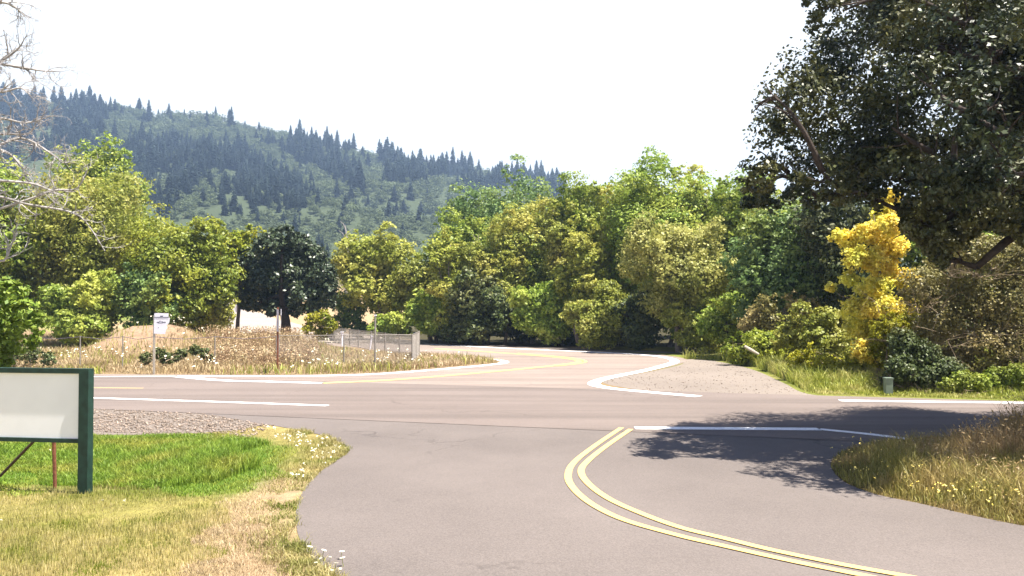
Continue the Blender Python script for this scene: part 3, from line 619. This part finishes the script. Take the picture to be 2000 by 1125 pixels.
# ------------------------------------------------------------------ forest on the hill
LM['con'] = leafmat('conifer_needles', (.010, .022, .022), (.030, .052, .042), trans=.08, rough=.7)
LM['hb'] = leafmat('hillside_leaves', (.072, .102, .048), (.17, .205, .095), trans=.2, rough=.7)
def conifer_mesh(seed):
    r = np.random.RandomState(seed); V = []; Fc = []
    nw = 26; slim = r.uniform(.21, .31)
    for k in range(nw):
        z = .06+.92*k/nw; L0 = slim*(1-z)**.75*1.0+.008
        for j in range(8):
            a = 2*math.pi*(j+r.rand())/8; L = L0*r.uniform(.45, 1.2); d = np.array([math.cos(a), math.sin(a), 0]); s = np.array([-d[1], d[0], 0]); zz = z+r.uniform(-.015, .015); wd = L*.42+.006
            p0 = np.array([0, 0, zz+.02]); m = d*L*.55+s*wd+np.array([0, 0, zz-.01]); m2 = d*L*.55-s*wd+np.array([0, 0, zz-.012]); e = d*L+np.array([0, 0, zz-.03-.1*L])
            b = len(V); V += [p0, m, e, m2]; Fc.append((b, b+1, b+2, b+3))
    b = len(V)
    for q in range(4): a = q*math.pi/2; V.append(np.array([.012*math.cos(a), .012*math.sin(a), 0]))
    for q in range(4): a = q*math.pi/2; V.append(np.array([.002*math.cos(a), .002*math.sin(a), 1.0]))
    for q in range(4): Fc.append((b+q, b+(q+1) % 4, b+4+(q+1) % 4, b+4+q))
    return np.array(V), np.array(Fc)
def hillbroad_mesh(seed):
    bl = auto_blobs((0, 0, .5), (.38, .38, .46), 14, pos=(.3, .55), br=(.46, .6))+[(0, 0, .5, .3, .3, .35)]; V, Fc = crown_leaves(bl, 540, .09, sub=10, hollow=.35)
    return V, Fc
CM = [conifer_mesh(s) for s in range(5)]; BM = [hillbroad_mesh(s) for s in range(5)]
def sil(u): return np.interp(u, [-60, 0, 100, 230, 300, 380, 430, 530, 650, 700, 790, 830, 880, 900, 1000, 1080, 1100, 1440], [300, 320, 280, 290, 400, 420, 440, 480, 520, 500, 480, 460, 420, 370, 340, 390, 350, 330])
con, bro = [], []
tries = 0
while tries < 9000:
    tries += 1
    u = R.uniform(-60, 1105); t = R.rand()**.8; y = 300+600*t; x = (u-1000)/F*y; z = H1(x, y); v = 600-(z-3)/y*F
    if v > sil(u)+22: continue
    if t < .8 and vnoise(np.array([u]), np.array([v*1.6]), 30, 17)[0] > .84: continue
    pale = (v < 275 and 225 < u < 500) or (abs(v-(285+(u-480)*.55)) < 20 and 450 < u < 720) or (v > 372-(u-700)*.1 and 600 < u < 900) or v > 425 or vnoise(np.array([u]), np.array([v]), 45, 9)[0] > .72
    if pale: kind = 'b' if R.rand() < .93 else 'c'
    else: kind = 'c' if R.rand() < .9 else 'b'
    h = (y/F)*(R.uniform(13, 34)+R.rand()**2.5*24 if kind == 'c' else R.uniform(14, 24))
    sp = (y/F)*8.6
    L = con+bro
    if L:
        A = np.array([(q[0], q[1]) for q in L]); 
        if (np.hypot(A[:, 0]-x, A[:, 1]-y) < sp).any(): continue
    (con if kind == 'c' else bro).append((x, y, z, h, h/y))
ridge = []
for u, vt, hpx, lb in [(268, 186, 48, 'tallest ridge conifer at the left end of the bald hilltop'), (250, 200, 36, 'ridge conifer just left of the tallest one'), (381, 222, 46, 'lone narrow conifer on the bald hilltop'), (476, 232, 40, 'broad conifer where the bald hilltop meets the ridge wood'),
                       (455, 238, 34, 'conifer left of the broad one at the right end of the bald hilltop'), (637, 242, 56, 'tallest conifer in the middle of the ridge'), (657, 250, 46, 'conifer just right of the tallest mid-ridge one'), (592, 246, 50, 'ridge conifer left of the tallest mid-ridge one'), (740, 268, 50, 'left one of a pair of ridge conifers'), (752, 269, 50, 'right one of a pair of ridge conifers'),
                       (776, 282, 46, 'ridge conifer between the pair and the lone spire'), (821, 286, 52, 'lone spire conifer on the low part of the ridge'), (884, 283, 60, 'narrow conifer leading the dark ridge clump at the right'), (902, 290, 56, 'broad conifer in the dark ridge clump at the right'), (918, 292, 54, 'right-hand conifer in the dark ridge clump'), (935, 308, 44, 'small conifer ending the dark ridge clump'),
                       (1058, 330, 40, 'small conifer in the skyline notch, left of two'), (1079, 325, 46, 'pointed conifer in the skyline notch, right of two')]:
    y = 895.0; x = (u-1000)/F*y; z = H1(x, y); ridge.append((x, y, z, (600-vt)/F*y+3-z, lb))
def proto(name, VF, mat):
    me_o = npmesh(name, VF[0], VF[1], mat); me = me_o.data; bpy.data.objects.remove(me_o); return me
cme = [proto('conifer', c, LM['con']) for c in CM]; bme = [proto('hillside_tree', b, LM['hb']) for b in BM]
def put(name, me, x, y, z, h, wd, label, cat, group):
    o = bpy.data.objects.new(name, me); C.objects.link(o); o.location = (x, y, z-.3); o.scale = (h*wd, h*wd, h); o.rotation_euler = (0, 0, R.uniform(0, 6.28)); tag(o, label, cat, group)
for x, y, z, h, lb in ridge: put('conifer', cme[R.randint(5)], x, y, z, h, R.uniform(.85, 1.15), lb, 'tree', 'conifers on the far hill')
con.sort(key=lambda q: -q[4]); bro.sort(key=lambda q: -q[4])
for x, y, z, h, _ in con[:280]: put('conifer', cme[R.randint(5)], x, y, z, h, R.uniform(.8, 1.2), 'dark pointed conifer in the wood on the far hillside', 'tree', 'conifers on the far hill')
for x, y, z, h, _ in bro[:300]: put('hillside_tree', bme[R.randint(5)], x, y, z, h, R.uniform(1, 1.5), 'rounded grey-green broadleaf tree in the wood on the far hillside', 'tree', 'broadleaf trees on the far hill')
def merge(lst, meshes, wr):
    VV, FF = [], []; b = 0
    for x, y, z, h, _ in lst:
        V, Fc = meshes[R.randint(len(meshes))]; a = R.uniform(0, 6.28); ca, sa = math.cos(a), math.sin(a); wd = R.uniform(*wr)*h
        VV.append(np.stack([(V[:, 0]*ca-V[:, 1]*sa)*wd+x, (V[:, 0]*sa+V[:, 1]*ca)*wd+y, V[:, 2]*h+z-.3], -1)); FF.append(Fc+b); b += len(V)
    return np.concatenate(VV), np.concatenate(FF)
print('hill trees', len(con), len(bro))
if len(con) > 280: tag(npmesh('conifer_wood', *merge(con[280:], CM, (.8, 1.2)), LM['con']), 'mass of small dark conifers filling the far hillside', 'wood', None, 'stuff')
if len(bro) > 300: tag(npmesh('broadleaf_wood', *merge(bro[300:], BM, (1, 1.5)), LM['hb']), 'mass of small rounded broadleaf trees filling the far hillside', 'wood', None, 'stuff')

# ------------------------------------------------------------------ grasses
def sample(poly, n, near=True):
    p = np.array(poly); x0, y0 = p.min(0); x1, y1 = p.max(0); X = np.zeros(0); Y = np.zeros(0)
    while len(X) < n:
        if near: q = R.rand(n*2); y = 1/(1/y0+(1/y1-1/y0)*q)
        else: y = R.uniform(y0, y1, n*2)
        x = R.uniform(x0, x1, n*2); k = inpoly(x, y, poly); X = np.append(X, x[k]); Y = np.append(Y, y[k])
    return X[:n], Y[:n]
def blades(name, label, cat, x, y, h, wd, mat, lean=.35, two=False, z=None, kind='stuff', droop=.3):
    n = len(x); z = H(x, y) if z is None else z; a = R.uniform(0, 6.28, n); la = R.uniform(0, 6.28, n); h = h*np.ones(n)
    w_ = np.stack([np.cos(a), np.sin(a), 0*a], -1)*(wd*(.7+.6*R.rand(n)))[:, None]*.5; ln = (lean*h*R.rand(n))[:, None]*np.stack([np.cos(la), np.sin(la), 0*a], -1)
    b = np.stack([x, y, z-.02], -1); up = np.stack([0*h, 0*h, h], -1)
    if two:
        m = b+up*.6+ln*.4; t = b+up+ln*1.2-up*droop*R.rand(n)[:, None]
        V = np.stack([b-w_, b+w_, m+w_*.8, m-w_*.8, t+w_*.15, t-w_*.15], 1).reshape(-1, 3); i = np.arange(n)*6
        Fc = np.concatenate([np.stack([i, i+1, i+2, i+3], -1), np.stack([i+3, i+2, i+4, i+5], -1)])
    else:
        t = b+up+ln; V = np.stack([b-w_, b+w_, t+w_*.12, t-w_*.12], 1).reshape(-1, 3); i = np.arange(n)*4; Fc = np.stack([i, i+1, i+2, i+3], -1)
    return tag(npmesh(name, V, Fc, mat), label, cat, None, kind)
GM = {}
GM['green'] = leafmat('green_grass', (.10, .18, .018), (.22, .31, .04), (.27, .28, .05), trans=.3, big=.8)
GM['lawn'] = leafmat('yellowing_lawn_grass', (.29, .26, .065), (.60, .51, .25), (.20, .23, .035), trans=.3, big=1.1)
GM['dry'] = leafmat('dry_straw_grass', (.36, .26, .15), (.62, .49, .31), (.32, .23, .13), trans=.25, big=.8)
GM['field'] = leafmat('field_straw', (.25, .175, .095), (.44, .35, .20), (.20, .15, .07), trans=.2, big=.25)
GM['brown'] = leafmat('brown_dock', (.17, .10, .055), (.36, .25, .15), (.44, .36, .20), trans=.15, big=1.2)
GM['tall'] = leafmat('tall_brown_grass', (.28, .18, .08), (.56, .42, .22), (.22, .16, .06), trans=.25, big=.6)
GM['verge'] = leafmat('verge_grass', (.17, .21, .025), (.36, .37, .07), (.42, .38, .14), trans=.3, big=.5)
GM['bank'] = leafmat('olive_brown_grass', (.13, .13, .025), (.32, .28, .08), (.34, .25, .10), trans=.25, big=.8)
GM['flower'] = leafmat('cream_flowers', (.78, .72, .52), (.88, .84, .70), trans=.2)
GM['yflower'] = leafmat('yellow_flowers', (.75, .55, .08), (.85, .72, .25), trans=.2)
LAWN = [(-16, 22.3), (-16, 8.2), (-4.5, 6.9)]+[p for p in dl if p[1] > 7.0][::-1][:-6]
LAWN = [(-15, 7.2), (-3.2, 7.2)]+[p for p in dl if 7.2 < p[1] < 20.5][::-1]+[(-9, 21.0), (-15, 21.5)]
ROADS = (CROSS, DRIVE, GRAVEL_L)
x, y = sample(LAWN, 190000); k = ~inpoly(x, y, DRIVE) & ~inpoly(x, y, GRAVEL_L)
x, y = x[k], y[k]; gsd = np.where(inpoly(x, y, LAWN_GREEN), -1, 1)*pdist(x, y, LAWN_GREEN)+(vnoise(x, y, 1.3, 5)-.5)*2.6
dsd = np.where(inpoly(x, y, DRYSTRIP), -1, 1)*pdist(x, y, DRYSTRIP)+(vnoise(x, y, .5, 6)-.5)*.8
tall = vnoise(x, y, 1.1, 8)
kd = (dsd < 0); kg = ~kd & (gsd < 0); kl = ~kd & ~kg
rim = np.clip(pdist(x, y, dl, False)/.5, .35, 1)
blades('grass', 'short yellowing lawn grass around the green framed sign', 'grass', x[kl], y[kl], (.03+.065*tall[kl]*(.4+R.rand(kl.sum())))*rim[kl], .014, GM['lawn'])
blades('dry_grass', 'dry pinkish straw strip along the driveway edge', 'grass', x[kd], y[kd], (.03+.05*tall[kd])*rim[kd], .012, GM['dry'], lean=1.2)
xg, yg = sample(LAWN_GREEN, 75000, True); k = ((pdist(xg, yg, LAWN_GREEN)+(vnoise(xg, yg, 1.3, 5)-.62)*2.6) > 0) & inpoly(xg, yg, LAWN) & ~inpoly(xg, yg, GRAVEL_L); xg, yg = xg[k], yg[k]
hg = (.08+.20*np.exp(-((xg+5.5)/2.2)**2-((yg-16)/2.0)**2))*(.6+.8*R.rand(len(xg)))
blades('lush_grass', 'lush bright green longer grass in the dip right of the green framed sign', 'grass', np.append(x[kg], xg), np.append(y[kg], yg), np.append(.05+.05*R.rand(kg.sum()), hg), .014, GM['green'], lean=.6, two=True)
# stones on the near gravel shoulder and by the bend
def scatter_stones(poly, n, smin, smax, label):
    x, y = sample(poly, n); k = ~inpoly(x, y, CROSS) & ~inpoly(x, y, SIDE) & ~inpoly(x, y, DRIVE); x, y = x[k], y[k]; n = len(x)
    o = np.array([(1, 0, 0), (0, 1, 0), (-1, 0, 0), (0, -1, 0), (0, 0, 1), (0, 0, -.5)], float); f = np.array([(0, 1, 4), (1, 2, 4), (2, 3, 4), (3, 0, 4), (1, 0, 5), (2, 1, 5), (3, 2, 5), (0, 3, 5)])
    s = (smin+(smax-smin)*R.rand(n)**3)[:, None, None]; V = o[None]*s*(.6+.8*R.rand(n, 6, 1)); V[:, :, 2] *= .7; V += np.stack([x, y, np.full(n, .012)], -1)[:, None, :]
    tag(npmesh('gravel_stones', V.reshape(-1, 3), (f[None]+6*np.arange(n)[:, None, None]).reshape(-1, 3), M['stone']), label, 'gravel', None, 'stuff')
scatter_stones([(-16, 29.3), (-16, 21), (-6, 18.8), (-6, 22.3)], 9000, .012, .05, 'loose stones on the gravel shoulder left of the driveway')
scatter_stones(GRAVEL_R, 1500, .01, .035, 'loose stones on the gravel inside the road bend at the right')
# clover & daisies (clumps of white heads as stuff, the distinct ones by the kerb as things)
def heads(name, label, x, y, z, s, mat, cat='flowers', n=5):
    c = np.stack([x, y, z], -1); c = np.repeat(c, n, 0)+R.normal(size=(len(c)*n, 3))*(s*.35); nn = R.normal(size=c.shape)*.4+np.array([0, -.2, 1]); nn /= np.linalg.norm(nn, axis=1, keepdims=True)
    V, Fc = quads(c, nn, s*(.6+.6*R.rand(len(c))), .9); tag(npmesh(name, V, Fc, mat), label, cat, None, 'stuff')
edge = GP([(480, 832), (560, 842), (640, 860), (668, 882), (630, 915), (590, 945), (560, 930), (600, 890), (560, 865), (480, 845)])
x, y = sample(edge, 70); heads('white_clover', 'small white flowers along the curved driveway edge', x, y, H(x, y)+.08, .036, GM['flower'], n=4)
x, y = sample(LAWN, 34); heads('lawn_flowers', 'tiny pale flowers scattered over the lawn', x, y, H(x, y)+.06, .03, GM['flower'])
def daisy(u, v, lb):
    p = G(u, v); root = empty('daisy', (p[0], p[1], 0), lb, 'flower', 'white flowers at the driveway edge in the foreground'); root.scale = [random.uniform(.55, 1.15)]*3; root.rotation_euler = (random.uniform(-.3, .3), random.uniform(-.3, .3), random.uniform(0, 6)); mb = MB(); mb.tube([(0, 0, -.02), (.01, 0, .05), (0, 0, .10)], .003, 4); mb.build('stem', GM['green'], root)
    V = [(0, 0, .103)]; Fc = []
    for k in range(10):
        a = k*.628; b = len(V); V += [(.03*math.cos(a-.22), .03*math.sin(a-.22), .108), (.036*math.cos(a), .036*math.sin(a), .100), (.03*math.cos(a+.22), .03*math.sin(a+.22), .108)]; Fc.append((0, b, b+1, b+2))
    pymesh('petals', V, Fc, GM['flower'], root)
for i, (u, v) in enumerate([(602, 1086), (627, 1092), (630, 1101), (643, 1098), (668, 1094), (672, 1108), (655, 1115), (664, 1120), (648, 1124), (618, 1112)]):
    daisy(u, v, 'small white flower in the loose row at the driveway edge, bottom of the view')
# weeds spilling at the driveway rim bottom
RIM = [p for p in dl if 7.3 < p[1] < 20]; q = R.randint(len(RIM)-1, size=16000); t = R.rand(16000); rp = np.array(RIM); pp = rp[q]*(1-t)[:, None]+rp[q+1]*t[:, None]
x = pp[:, 0]-np.abs(R.normal(size=16000))*.38+.03; y = pp[:, 1]+R.normal(size=16000)*.1; k = vnoise(x, y, .35, 60) > .3; x, y = x[k], y[k]
blades('verge_weeds', 'straw weeds spilling over the curved driveway edge', 'grass', x, y, (.03+.09*R.rand(len(x)))*(.5+vnoise(x, y, .5, 61)), .011, GM['lawn'], lean=1.1, two=True)
# field beyond the crossing road
FIELD = [(-60, far_y(-60)+.3), (-34, 41), (-20.2, 37.0)]+[q for q in inner if q[1] < 53 and q[0] < -.4][1:]+[(-6.5, 53), (-12, 58), (-17, 66), (-26, 88), (-40, 98), (-60, 70)]
def keep(x, y, m=.25): return ~inpoly(x, y, SIDE) & ~inpoly(x, y, CROSS) & (pdist(x, y, [tuple(q[:2]) for q in hr], False) > 6.2)
x, y = sample(FIELD, 95000); k = keep(x, y); x, y = x[k], y[k]
pl = vnoise(x, y, 2.5, 12); dirtm = np.exp(-((x-MC[0]+2.4)/2.6)**4-((y-53.5)/3.4)**4); k = R.rand(len(x)) > dirtm*1.3; x, y, pl = x[k], y[k], pl[k]
ed = np.clip(pdist(x, y, inner, False)/1.5, .3, 1)
blades('field_grass', 'dry straw-coloured grass over the field beyond the road', 'grass', x, y, (.18+.45*pl*R.rand(len(x)))*ed, .03, GM['field'], lean=.7, two=True)
BR = GP([(415, 722), (400, 700), (430, 672), (560, 668), (600, 700), (590, 722)])
BR = GP([(395, 724), (380, 690), (440, 664), (580, 660), (640, 690), (620, 724)]); x, y = sample(BR, 12000); k = keep(x, y) & (R.rand(len(x)) < np.clip(pdist(x, y, BR)/1.6, 0, 1)) & (vnoise(x, y, 1.2, 50) > .3); x, y = x[k], y[k]
blades('dock_stalks', 'brown seeding weeds left of the dark edge-on sign', 'weeds', x, y, .35+.75*R.rand(len(x))**1.5, .02, GM['brown'], lean=.35, two=True, droop=.1)
c = np.repeat(np.stack([x, y, H(x, y)+.3], -1)[:4500], 6, 0); c[:, 2] += R.rand(len(c))**1.6*.8-.2; c[:, :2] += R.normal(size=(len(c), 2))*.05; V, Fc = quads(c, unit(len(c)), .07+.06*R.rand(len(c)), .6)
tag(npmesh('seed_heads', V, Fc, GM['brown']), 'rusty and cream seed heads of the brown weeds', 'weeds', None, 'stuff')
x, y = sample(FIELD, 1300); k = keep(x, y) & (x > -30) & (vnoise(x, y, 3, 20) > .42); x, y = x[k], y[k]
heads('field_flowers', 'cream flower heads scattered over the field', x, y, H(x, y)+.35+.35*R.rand(len(x)), .11, GM['flower'], n=3)
x, y = sample(FIELD, 16000); k = keep(x, y) & (vnoise(x, y, 2.2, 30) > .52); x, y = x[k], y[k]
blades('green_weeds', 'patches of green weeds among the dry field grass', 'weeds', x, y, .2+.4*R.rand(len(x)), .035, GM['verge'], lean=.6, two=True)
for lst, lb, D in (([(355, 690, 11), (380, 684, 12), (400, 690, 11), (345, 698, 9), (410, 698, 9)], 'green bramble clump in the field right of the white sign', 41), ([(310, 690, 12), (285, 700, 12), (325, 700, 12)], 'small grey-green bramble clump at the foot of the white sign', 39.5), ([(60, 690, 20), (20, 690, 26), (95, 700, 14)], 'dull green bramble clump at the left end of the field', 38)):
    thicket('bramble', lb, px_blobs(lst, D, .4), 3000, .11, LM['dark'], M['twig'], 25, 'bramble clumps in the field')
# white-ish verge inside the bend tip
x, y = sample(GP([(780, 722), (860, 717), (905, 713), (880, 700), (820, 695)]), 6000); k = keep(x, y); x, y = x[k], y[k]
blades('verge_straw', 'bleached straw on the tip of the field inside the bend', 'grass', x, y, .15+.25*R.rand(len(x)), .03, GM['dry'], lean=.8, two=True)
# right verge
VER = [tuple(q) for q in catmull(GP([(1345, 703), (1400, 704), (1475, 718), (1535, 744), (1590, 769), (1700, 777)]), 5)]+[(17, 26.3), (24, 24.5), (26, 36), (14, 45), (8, 50)]
x, y = sample(VER, 52000); k = keep(x, y) & ~inpoly(x, y, GRAVEL_R); x, y = x[k], y[k]; fe = far_y(x)
k = y > fe+.5; x, y, fe = x[k], y[k], fe[k]
blades('verge_grass', 'bright yellow-green grass on the verge below the bushes at the right', 'grass', x, y, (.10+.45*sm(1, 5, y-fe))*(.5+R.rand(len(x))), .03, GM['verge'], lean=.7, two=True)
x, y = sample([(3, 31), (24, 24.7), (24, 25.6), (5, 31)], 10); 
# bank of tall grass by the driveway, right
BANK = [q for q in dr if q[0] < 15 and q[1] > 8]+[(9.6, 17.9), (14, 16.7), (16, 16), (16, 8.8)]
x, y = sample(BANK, 55000); pe = pdist(x, y, dr, False); hh = (.10+.30*np.clip(pe, 0, 1))*(.5+R.rand(len(x)))
blades('bank_grass', 'short brown-green grass with yellow flowers on the bank under the oak', 'grass', x, y, hh, .014, GM['bank'], lean=.7, two=True)
x, y = sample(BANK, 70000); pe = pdist(x, y, dr, False); k = (pe > .7) & (x > 7.3) & (vnoise(x, y, .6, 40) > .3); x, y = x[k], y[k]
ht = np.clip((.30+.26*(x-7.5)), .3, 1.2)*(.55+.6*R.rand(len(x)))*np.clip(pdist(x, y, dr, False)/1.6, .3, 1)
blades('tall_grass', 'tall brown seeding grass on the bank at the right edge', 'grass', x, y, ht, .012, GM['tall'], lean=.4, two=True)
c = np.stack([x, y, H(x, y)+ht*.93], -1)[::3]; V, Fc = quads(c, unit(len(c)), .06+.03*R.rand(len(c)), .3); tag(npmesh('seed_plumes', V, Fc, GM['tall']), 'feathery seed plumes of the tall brown grass', 'grass', None, 'stuff')
x, y = sample(BANK, 1300); pe = pdist(x, y, dr, False); k = pe < 1.2; x, y = x[k], y[k]; heads('bank_flowers', 'small yellow flowers along the rim of the bank', x, y, H(x, y)+.16+.18*R.rand(len(x)), .03, GM['yflower'], n=3)

# ------------------------------------------------------------------ built things
def framed_sign():
    a = G(166, 961); ang = math.atan2(.27, -1.9)+math.pi; rz = ang   # direction of the board from right post towards left
    root = empty('framed_sign', (a[0], a[1], 0), 'blank white board in a dark green frame on the lawn', 'sign'); root.rotation_euler = (0, 0, rz)
    W = 3.3; D = a[1]; zt = (P(166, 720, D)[2]); zb = P(166, 861, D)[2]
    for s, x in ((0, 0), (1, -W)):
        b = MB(); b.box((x, 0, zt/2-.1), (.085, .07, zt/2+.1)); b.build('post', M['green_frame'], root)
    b = MB(); b.box((-W/2, 0, zt-.038), (W/2-.0855, .055, .04)); b.build('top_rail', M['green_frame'], root)
    b = MB(); b.box((-W/2, 0, zb), (W/2-.0855, .05, .032)); b.build('bottom_rail', M['green_frame'], root)
    b = MB(); b.box((-W/2, .0, (zt-.08+zb+.032)/2), (W/2-.0895, .02, (zt-.08-zb-.032)/2-.002)); b.build('board', M['board'], root)
    b = MB(); b.tube([(-.80, .35, -.05), (-.80, .30, zb+.1)], .03, 8); b.build('rear_post', M['rust'], root)
    b = MB(); b.tube([(-.98, .10, zb-.02), (-1.9, .45, .12), (-2.4, .65, -.08)], .024, 6); b.build('brace', M['brown_bar'], root)
framed_sign()
def white_sign():
    D = 36.6; p = P(300, 726, D); root = empty('road_sign', (p[0], D, 0), 'white two-panel road sign on a pale post in the field', 'sign')
    X = lambda u: P(u, 600, D)[0]-p[0]; Z = lambda v: P(300, v, D)[2]
    b = MB(); b.box((0, .03, Z(616)/2-.1), (.045, .025, Z(616)/2+.1)); b.build('post', M['post_wood'], root)
    b = MB(); b.plate([(X(302), Z(619)), (X(329), Z(619.6)), (X(329.5), Z(613)), (X(328), Z(611.8)), (X(303), Z(611.3)), (X(301.5), Z(613))], -.01, .004); h = b.build('header_plate', M['sign_white'], root)
    b = MB(); b.plate([(X(301), Z(651.5)), (X(323), Z(652.5)), (X(324.5), Z(645)), (X(327), Z(641)), (X(325.5), Z(636)), (X(331), Z(630)), (X(332), Z(620.4)), (X(301.5), Z(619.9))], -.01, .004); m = b.build('main_plate', M['sign_white'], root)
    b = MB(); b.box((X(315.5), -.013, Z(619.7)), (.33, .006, .014)); b.box((X(316), -.013, Z(617.6)), (.07, .002, .02)); b.build('dark_strip', M['ink'], h)
    b = MB()
    for u, v, l, t in ((309, 629.5, .05, .02), (313, 627.5, .03, .02), (317, 628.5, .04, .015), (321, 629.6, .07, .022), (314, 630.6, .10, .01), (310, 640, .02, .012)): b.box((X(u), -.0125, Z(v)), (l, .0015, t))
    b.build('markings', M['ink'], m)
white_sign()
def stop_edge():
    D = 37.4; p = P(542, 727, D); root = empty('octagonal_sign', (p[0], D, 0), 'octagonal sign turned edge-on in front of the maple trunk, on a rusty post', 'sign')
    Z = lambda v: P(542, v, D)[2]
    b = MB(); b.box((0, 0, Z(600)/2-.1), (.035, .03, Z(600)/2+.1)); b.build('post', M['rust'], root)
    r = .52; zc = Z(624); b = MB(); b.plate([(r*math.cos(rad(22.5+45*k)), zc+r*math.sin(rad(22.5+45*k))) for k in range(8)], .036, .05); s = b.build('plate', M['plate_back'], root)
    s.rotation_euler = (0, 0, rad(-74)); s.location = (.10, 0, 0)
    b = MB(); b.box((.0, -.034, Z(626)), (.05, .003, .5)); b.build('bracket', M['plate_back'], root)
stop_edge()
def diamond():
    D = 100; p = P(465, 602, D); gz = H1(p[0], D); root = empty('diamond_sign', (p[0], D, gz), 'pale diamond warning sign by the climbing road left of the maple', 'sign'); zc = p[2]-gz; q = .72
    b = MB(); b.plate([(-q, zc), (0, zc-q), (q, zc), (0, zc+q)], .0, .02); b.build('plate', M['sign_white'], root); b = MB(); b.box((-.05, -.035, zc/2+.3), (.05, .03, zc/2+.4)); b.build('post', M['brown_bar'], root)
diamond()
def fence(name, label, pts, hgt, spacing, mesh=True, pr=.035, sagw=0.0, big=()):
    root = empty(name, (pts[0][0], pts[0][1], H1(*pts[0])), label, 'fence'); O = np.array(root.location)
    rail = MB(); wire = MB(); posts = []
    for i in range(len(pts)-1):
        a = np.array(pts[i]); b = np.array(pts[i+1]); L = np.linalg.norm(b-a); d = (b-a)/L; n = max(1, round(L/spacing))
        if not posts or np.linalg.norm(posts[-1]-a) > .1: posts.append(a)
        for k in range(1, n+1): posts.append(a+d*L*k/n)
        if mesh:
            s = .085; za, zb = H1(*a)+.05, H1(*b)+.05; hh = hgt-.06
            for sg in (1, -1):
                t = -hh
                while t < L:
                    t0, t1 = t, t+hh; z0, z1 = (0, hh)
                    if sg < 0: z0, z1 = hh, 0
                    c0 = max(t0, 0); c1 = min(t1, L)
                    if c1-c0 > .05:
                        f = lambda q: z0+(z1-z0)*(q-t0)/(t1-t0)+za+(zb-za)*q/L
                        p0 = a+d*c0; p1 = a+d*c1; wire.tube([(p0[0]-O[0], p0[1]-O[1], f(c0)-O[2]), (p1[0]-O[0], p1[1]-O[1], f(c1)-O[2])], .0042, 3, False)
                    t += s
    tops = []
    for i, q in enumerate(posts):
        z = H1(*q); b = MB(); b.tube([(q[0]-O[0], q[1]-O[1], z-.2-O[2]), (q[0]-O[0], q[1]-O[1], z+hgt+.04-O[2])], pr, 7); b.build('post', M['galv'], root); tops.append((q[0]-O[0], q[1]-O[1], z+hgt-O[2]))
    for i in range(len(tops)-1):
        A, B = np.array(tops[i]), np.array(tops[i+1]); m = (A+B)/2-np.array([0, 0, sagw]); rail.tube([A, m, B], .016 if mesh else .014, 5, False)
    rail.build('top_rail', M['galv'] if mesh else M['dark_plate'], root)
    if mesh: wire.build('wire_mesh', M['galv'], root)
    return root
fx = lambda u, D: (P(u, 650, D)[0], D)
fence('chain_link_fence', 'chain-link fence around the tip of the field by the bend', [fx(545, 40.6), fx(672, 40.9), fx(805, 41.8), fx(819, 47.5)], 1.6, 2.6)
fence('chain_link_fence', 'chain-link fence along the back of the field beside the side road', [fx(640, 74), fx(700, 62), fx(752, 55), fx(812, 48.5)], 1.25, 3.6, pr=.05)
fence('wire_fence', 'old cable fence sagging across the left part of the field', [fx(60, 40.5), fx(157, 40.3), fx(240, 40.2), fx(300, 40.2), fx(420, 40.4), fx(540, 40.6)], 1.55, 9, mesh=False, pr=.03, sagw=.12)
def post(u, vt, D, label, r=.03, mat=None, lean=0):
    p = P(u, vt, D); z = H1(p[0], D); root = empty('marker_post', (p[0], D, z), label, 'post', 'marker posts by the fence'); b = MB(); b.tube([(0, 0, -.1), (lean, 0, p[2]-z)], r, 7); b.build('shaft', mat or M['galv'], root)
    b = MB(); b.box((lean, 0, p[2]-z-.02), (r*1.3, r*1.3, .03)); b.build('cap', M['sign_white'], root)
post(733, 615, 40.2, 'tall thin pale post rising above the chain-link fence', .045)
post(668, 648, 62, 'short white post showing over the fence left of the tall thin post', .09, M['sign_white'])
post(722, 656, 57, 'leaning white post behind the fence beside the tall thin post', .06, M['sign_white'], .15)
def pedestal():
    p = G(1735, 771); root = empty('utility_pedestal', (p[0], p[1], H1(p[0], p[1])), 'small grey-green utility box in the verge below the dark bush', 'utility box')
    b = MB(); b.box((0, 0, .26), (.12, .10, .28)); b.build('housing', M['pedestal'], root); b = MB(); b.box((0, 0, .565), (.14, .12, .025)); b.build('lid', M['pedestal'], root)
pedestal()
p = P(1468, 683, 38); b = MB(); b.tube([P(1454, 676, 38), P(1466, 683, 37.9), P(1482, 692, 37.8)], [.06, .075, .05], 7); lo = b.build('fallen_branch', M['post_wood']); tag(lo, 'pale fallen branch lying in the bushes right of the bend', 'branch')

# ------------------------------------------------------------------ summer haze
hm = bpy.data.materials.new('haze_air'); hm.use_nodes = True; n = hm.node_tree.nodes; n.remove(n['Principled BSDF'])
pv = n.new('ShaderNodeVolumePrincipled'); pv.inputs['Color'].default_value = (.48, .68, 1, 1); pv.inputs['Density'].default_value = .00031; pv.inputs['Anisotropy'].default_value = .25
hm.node_tree.links.new(pv.outputs[0], n['Material Output'].inputs['Volume'])
b = MB(); b.box((0, 875, 148), (1950, 960, 150)); hz = b.build('haze', hm); tag(hz, kind='stuff')
print('objects', len(bpy.data.objects))
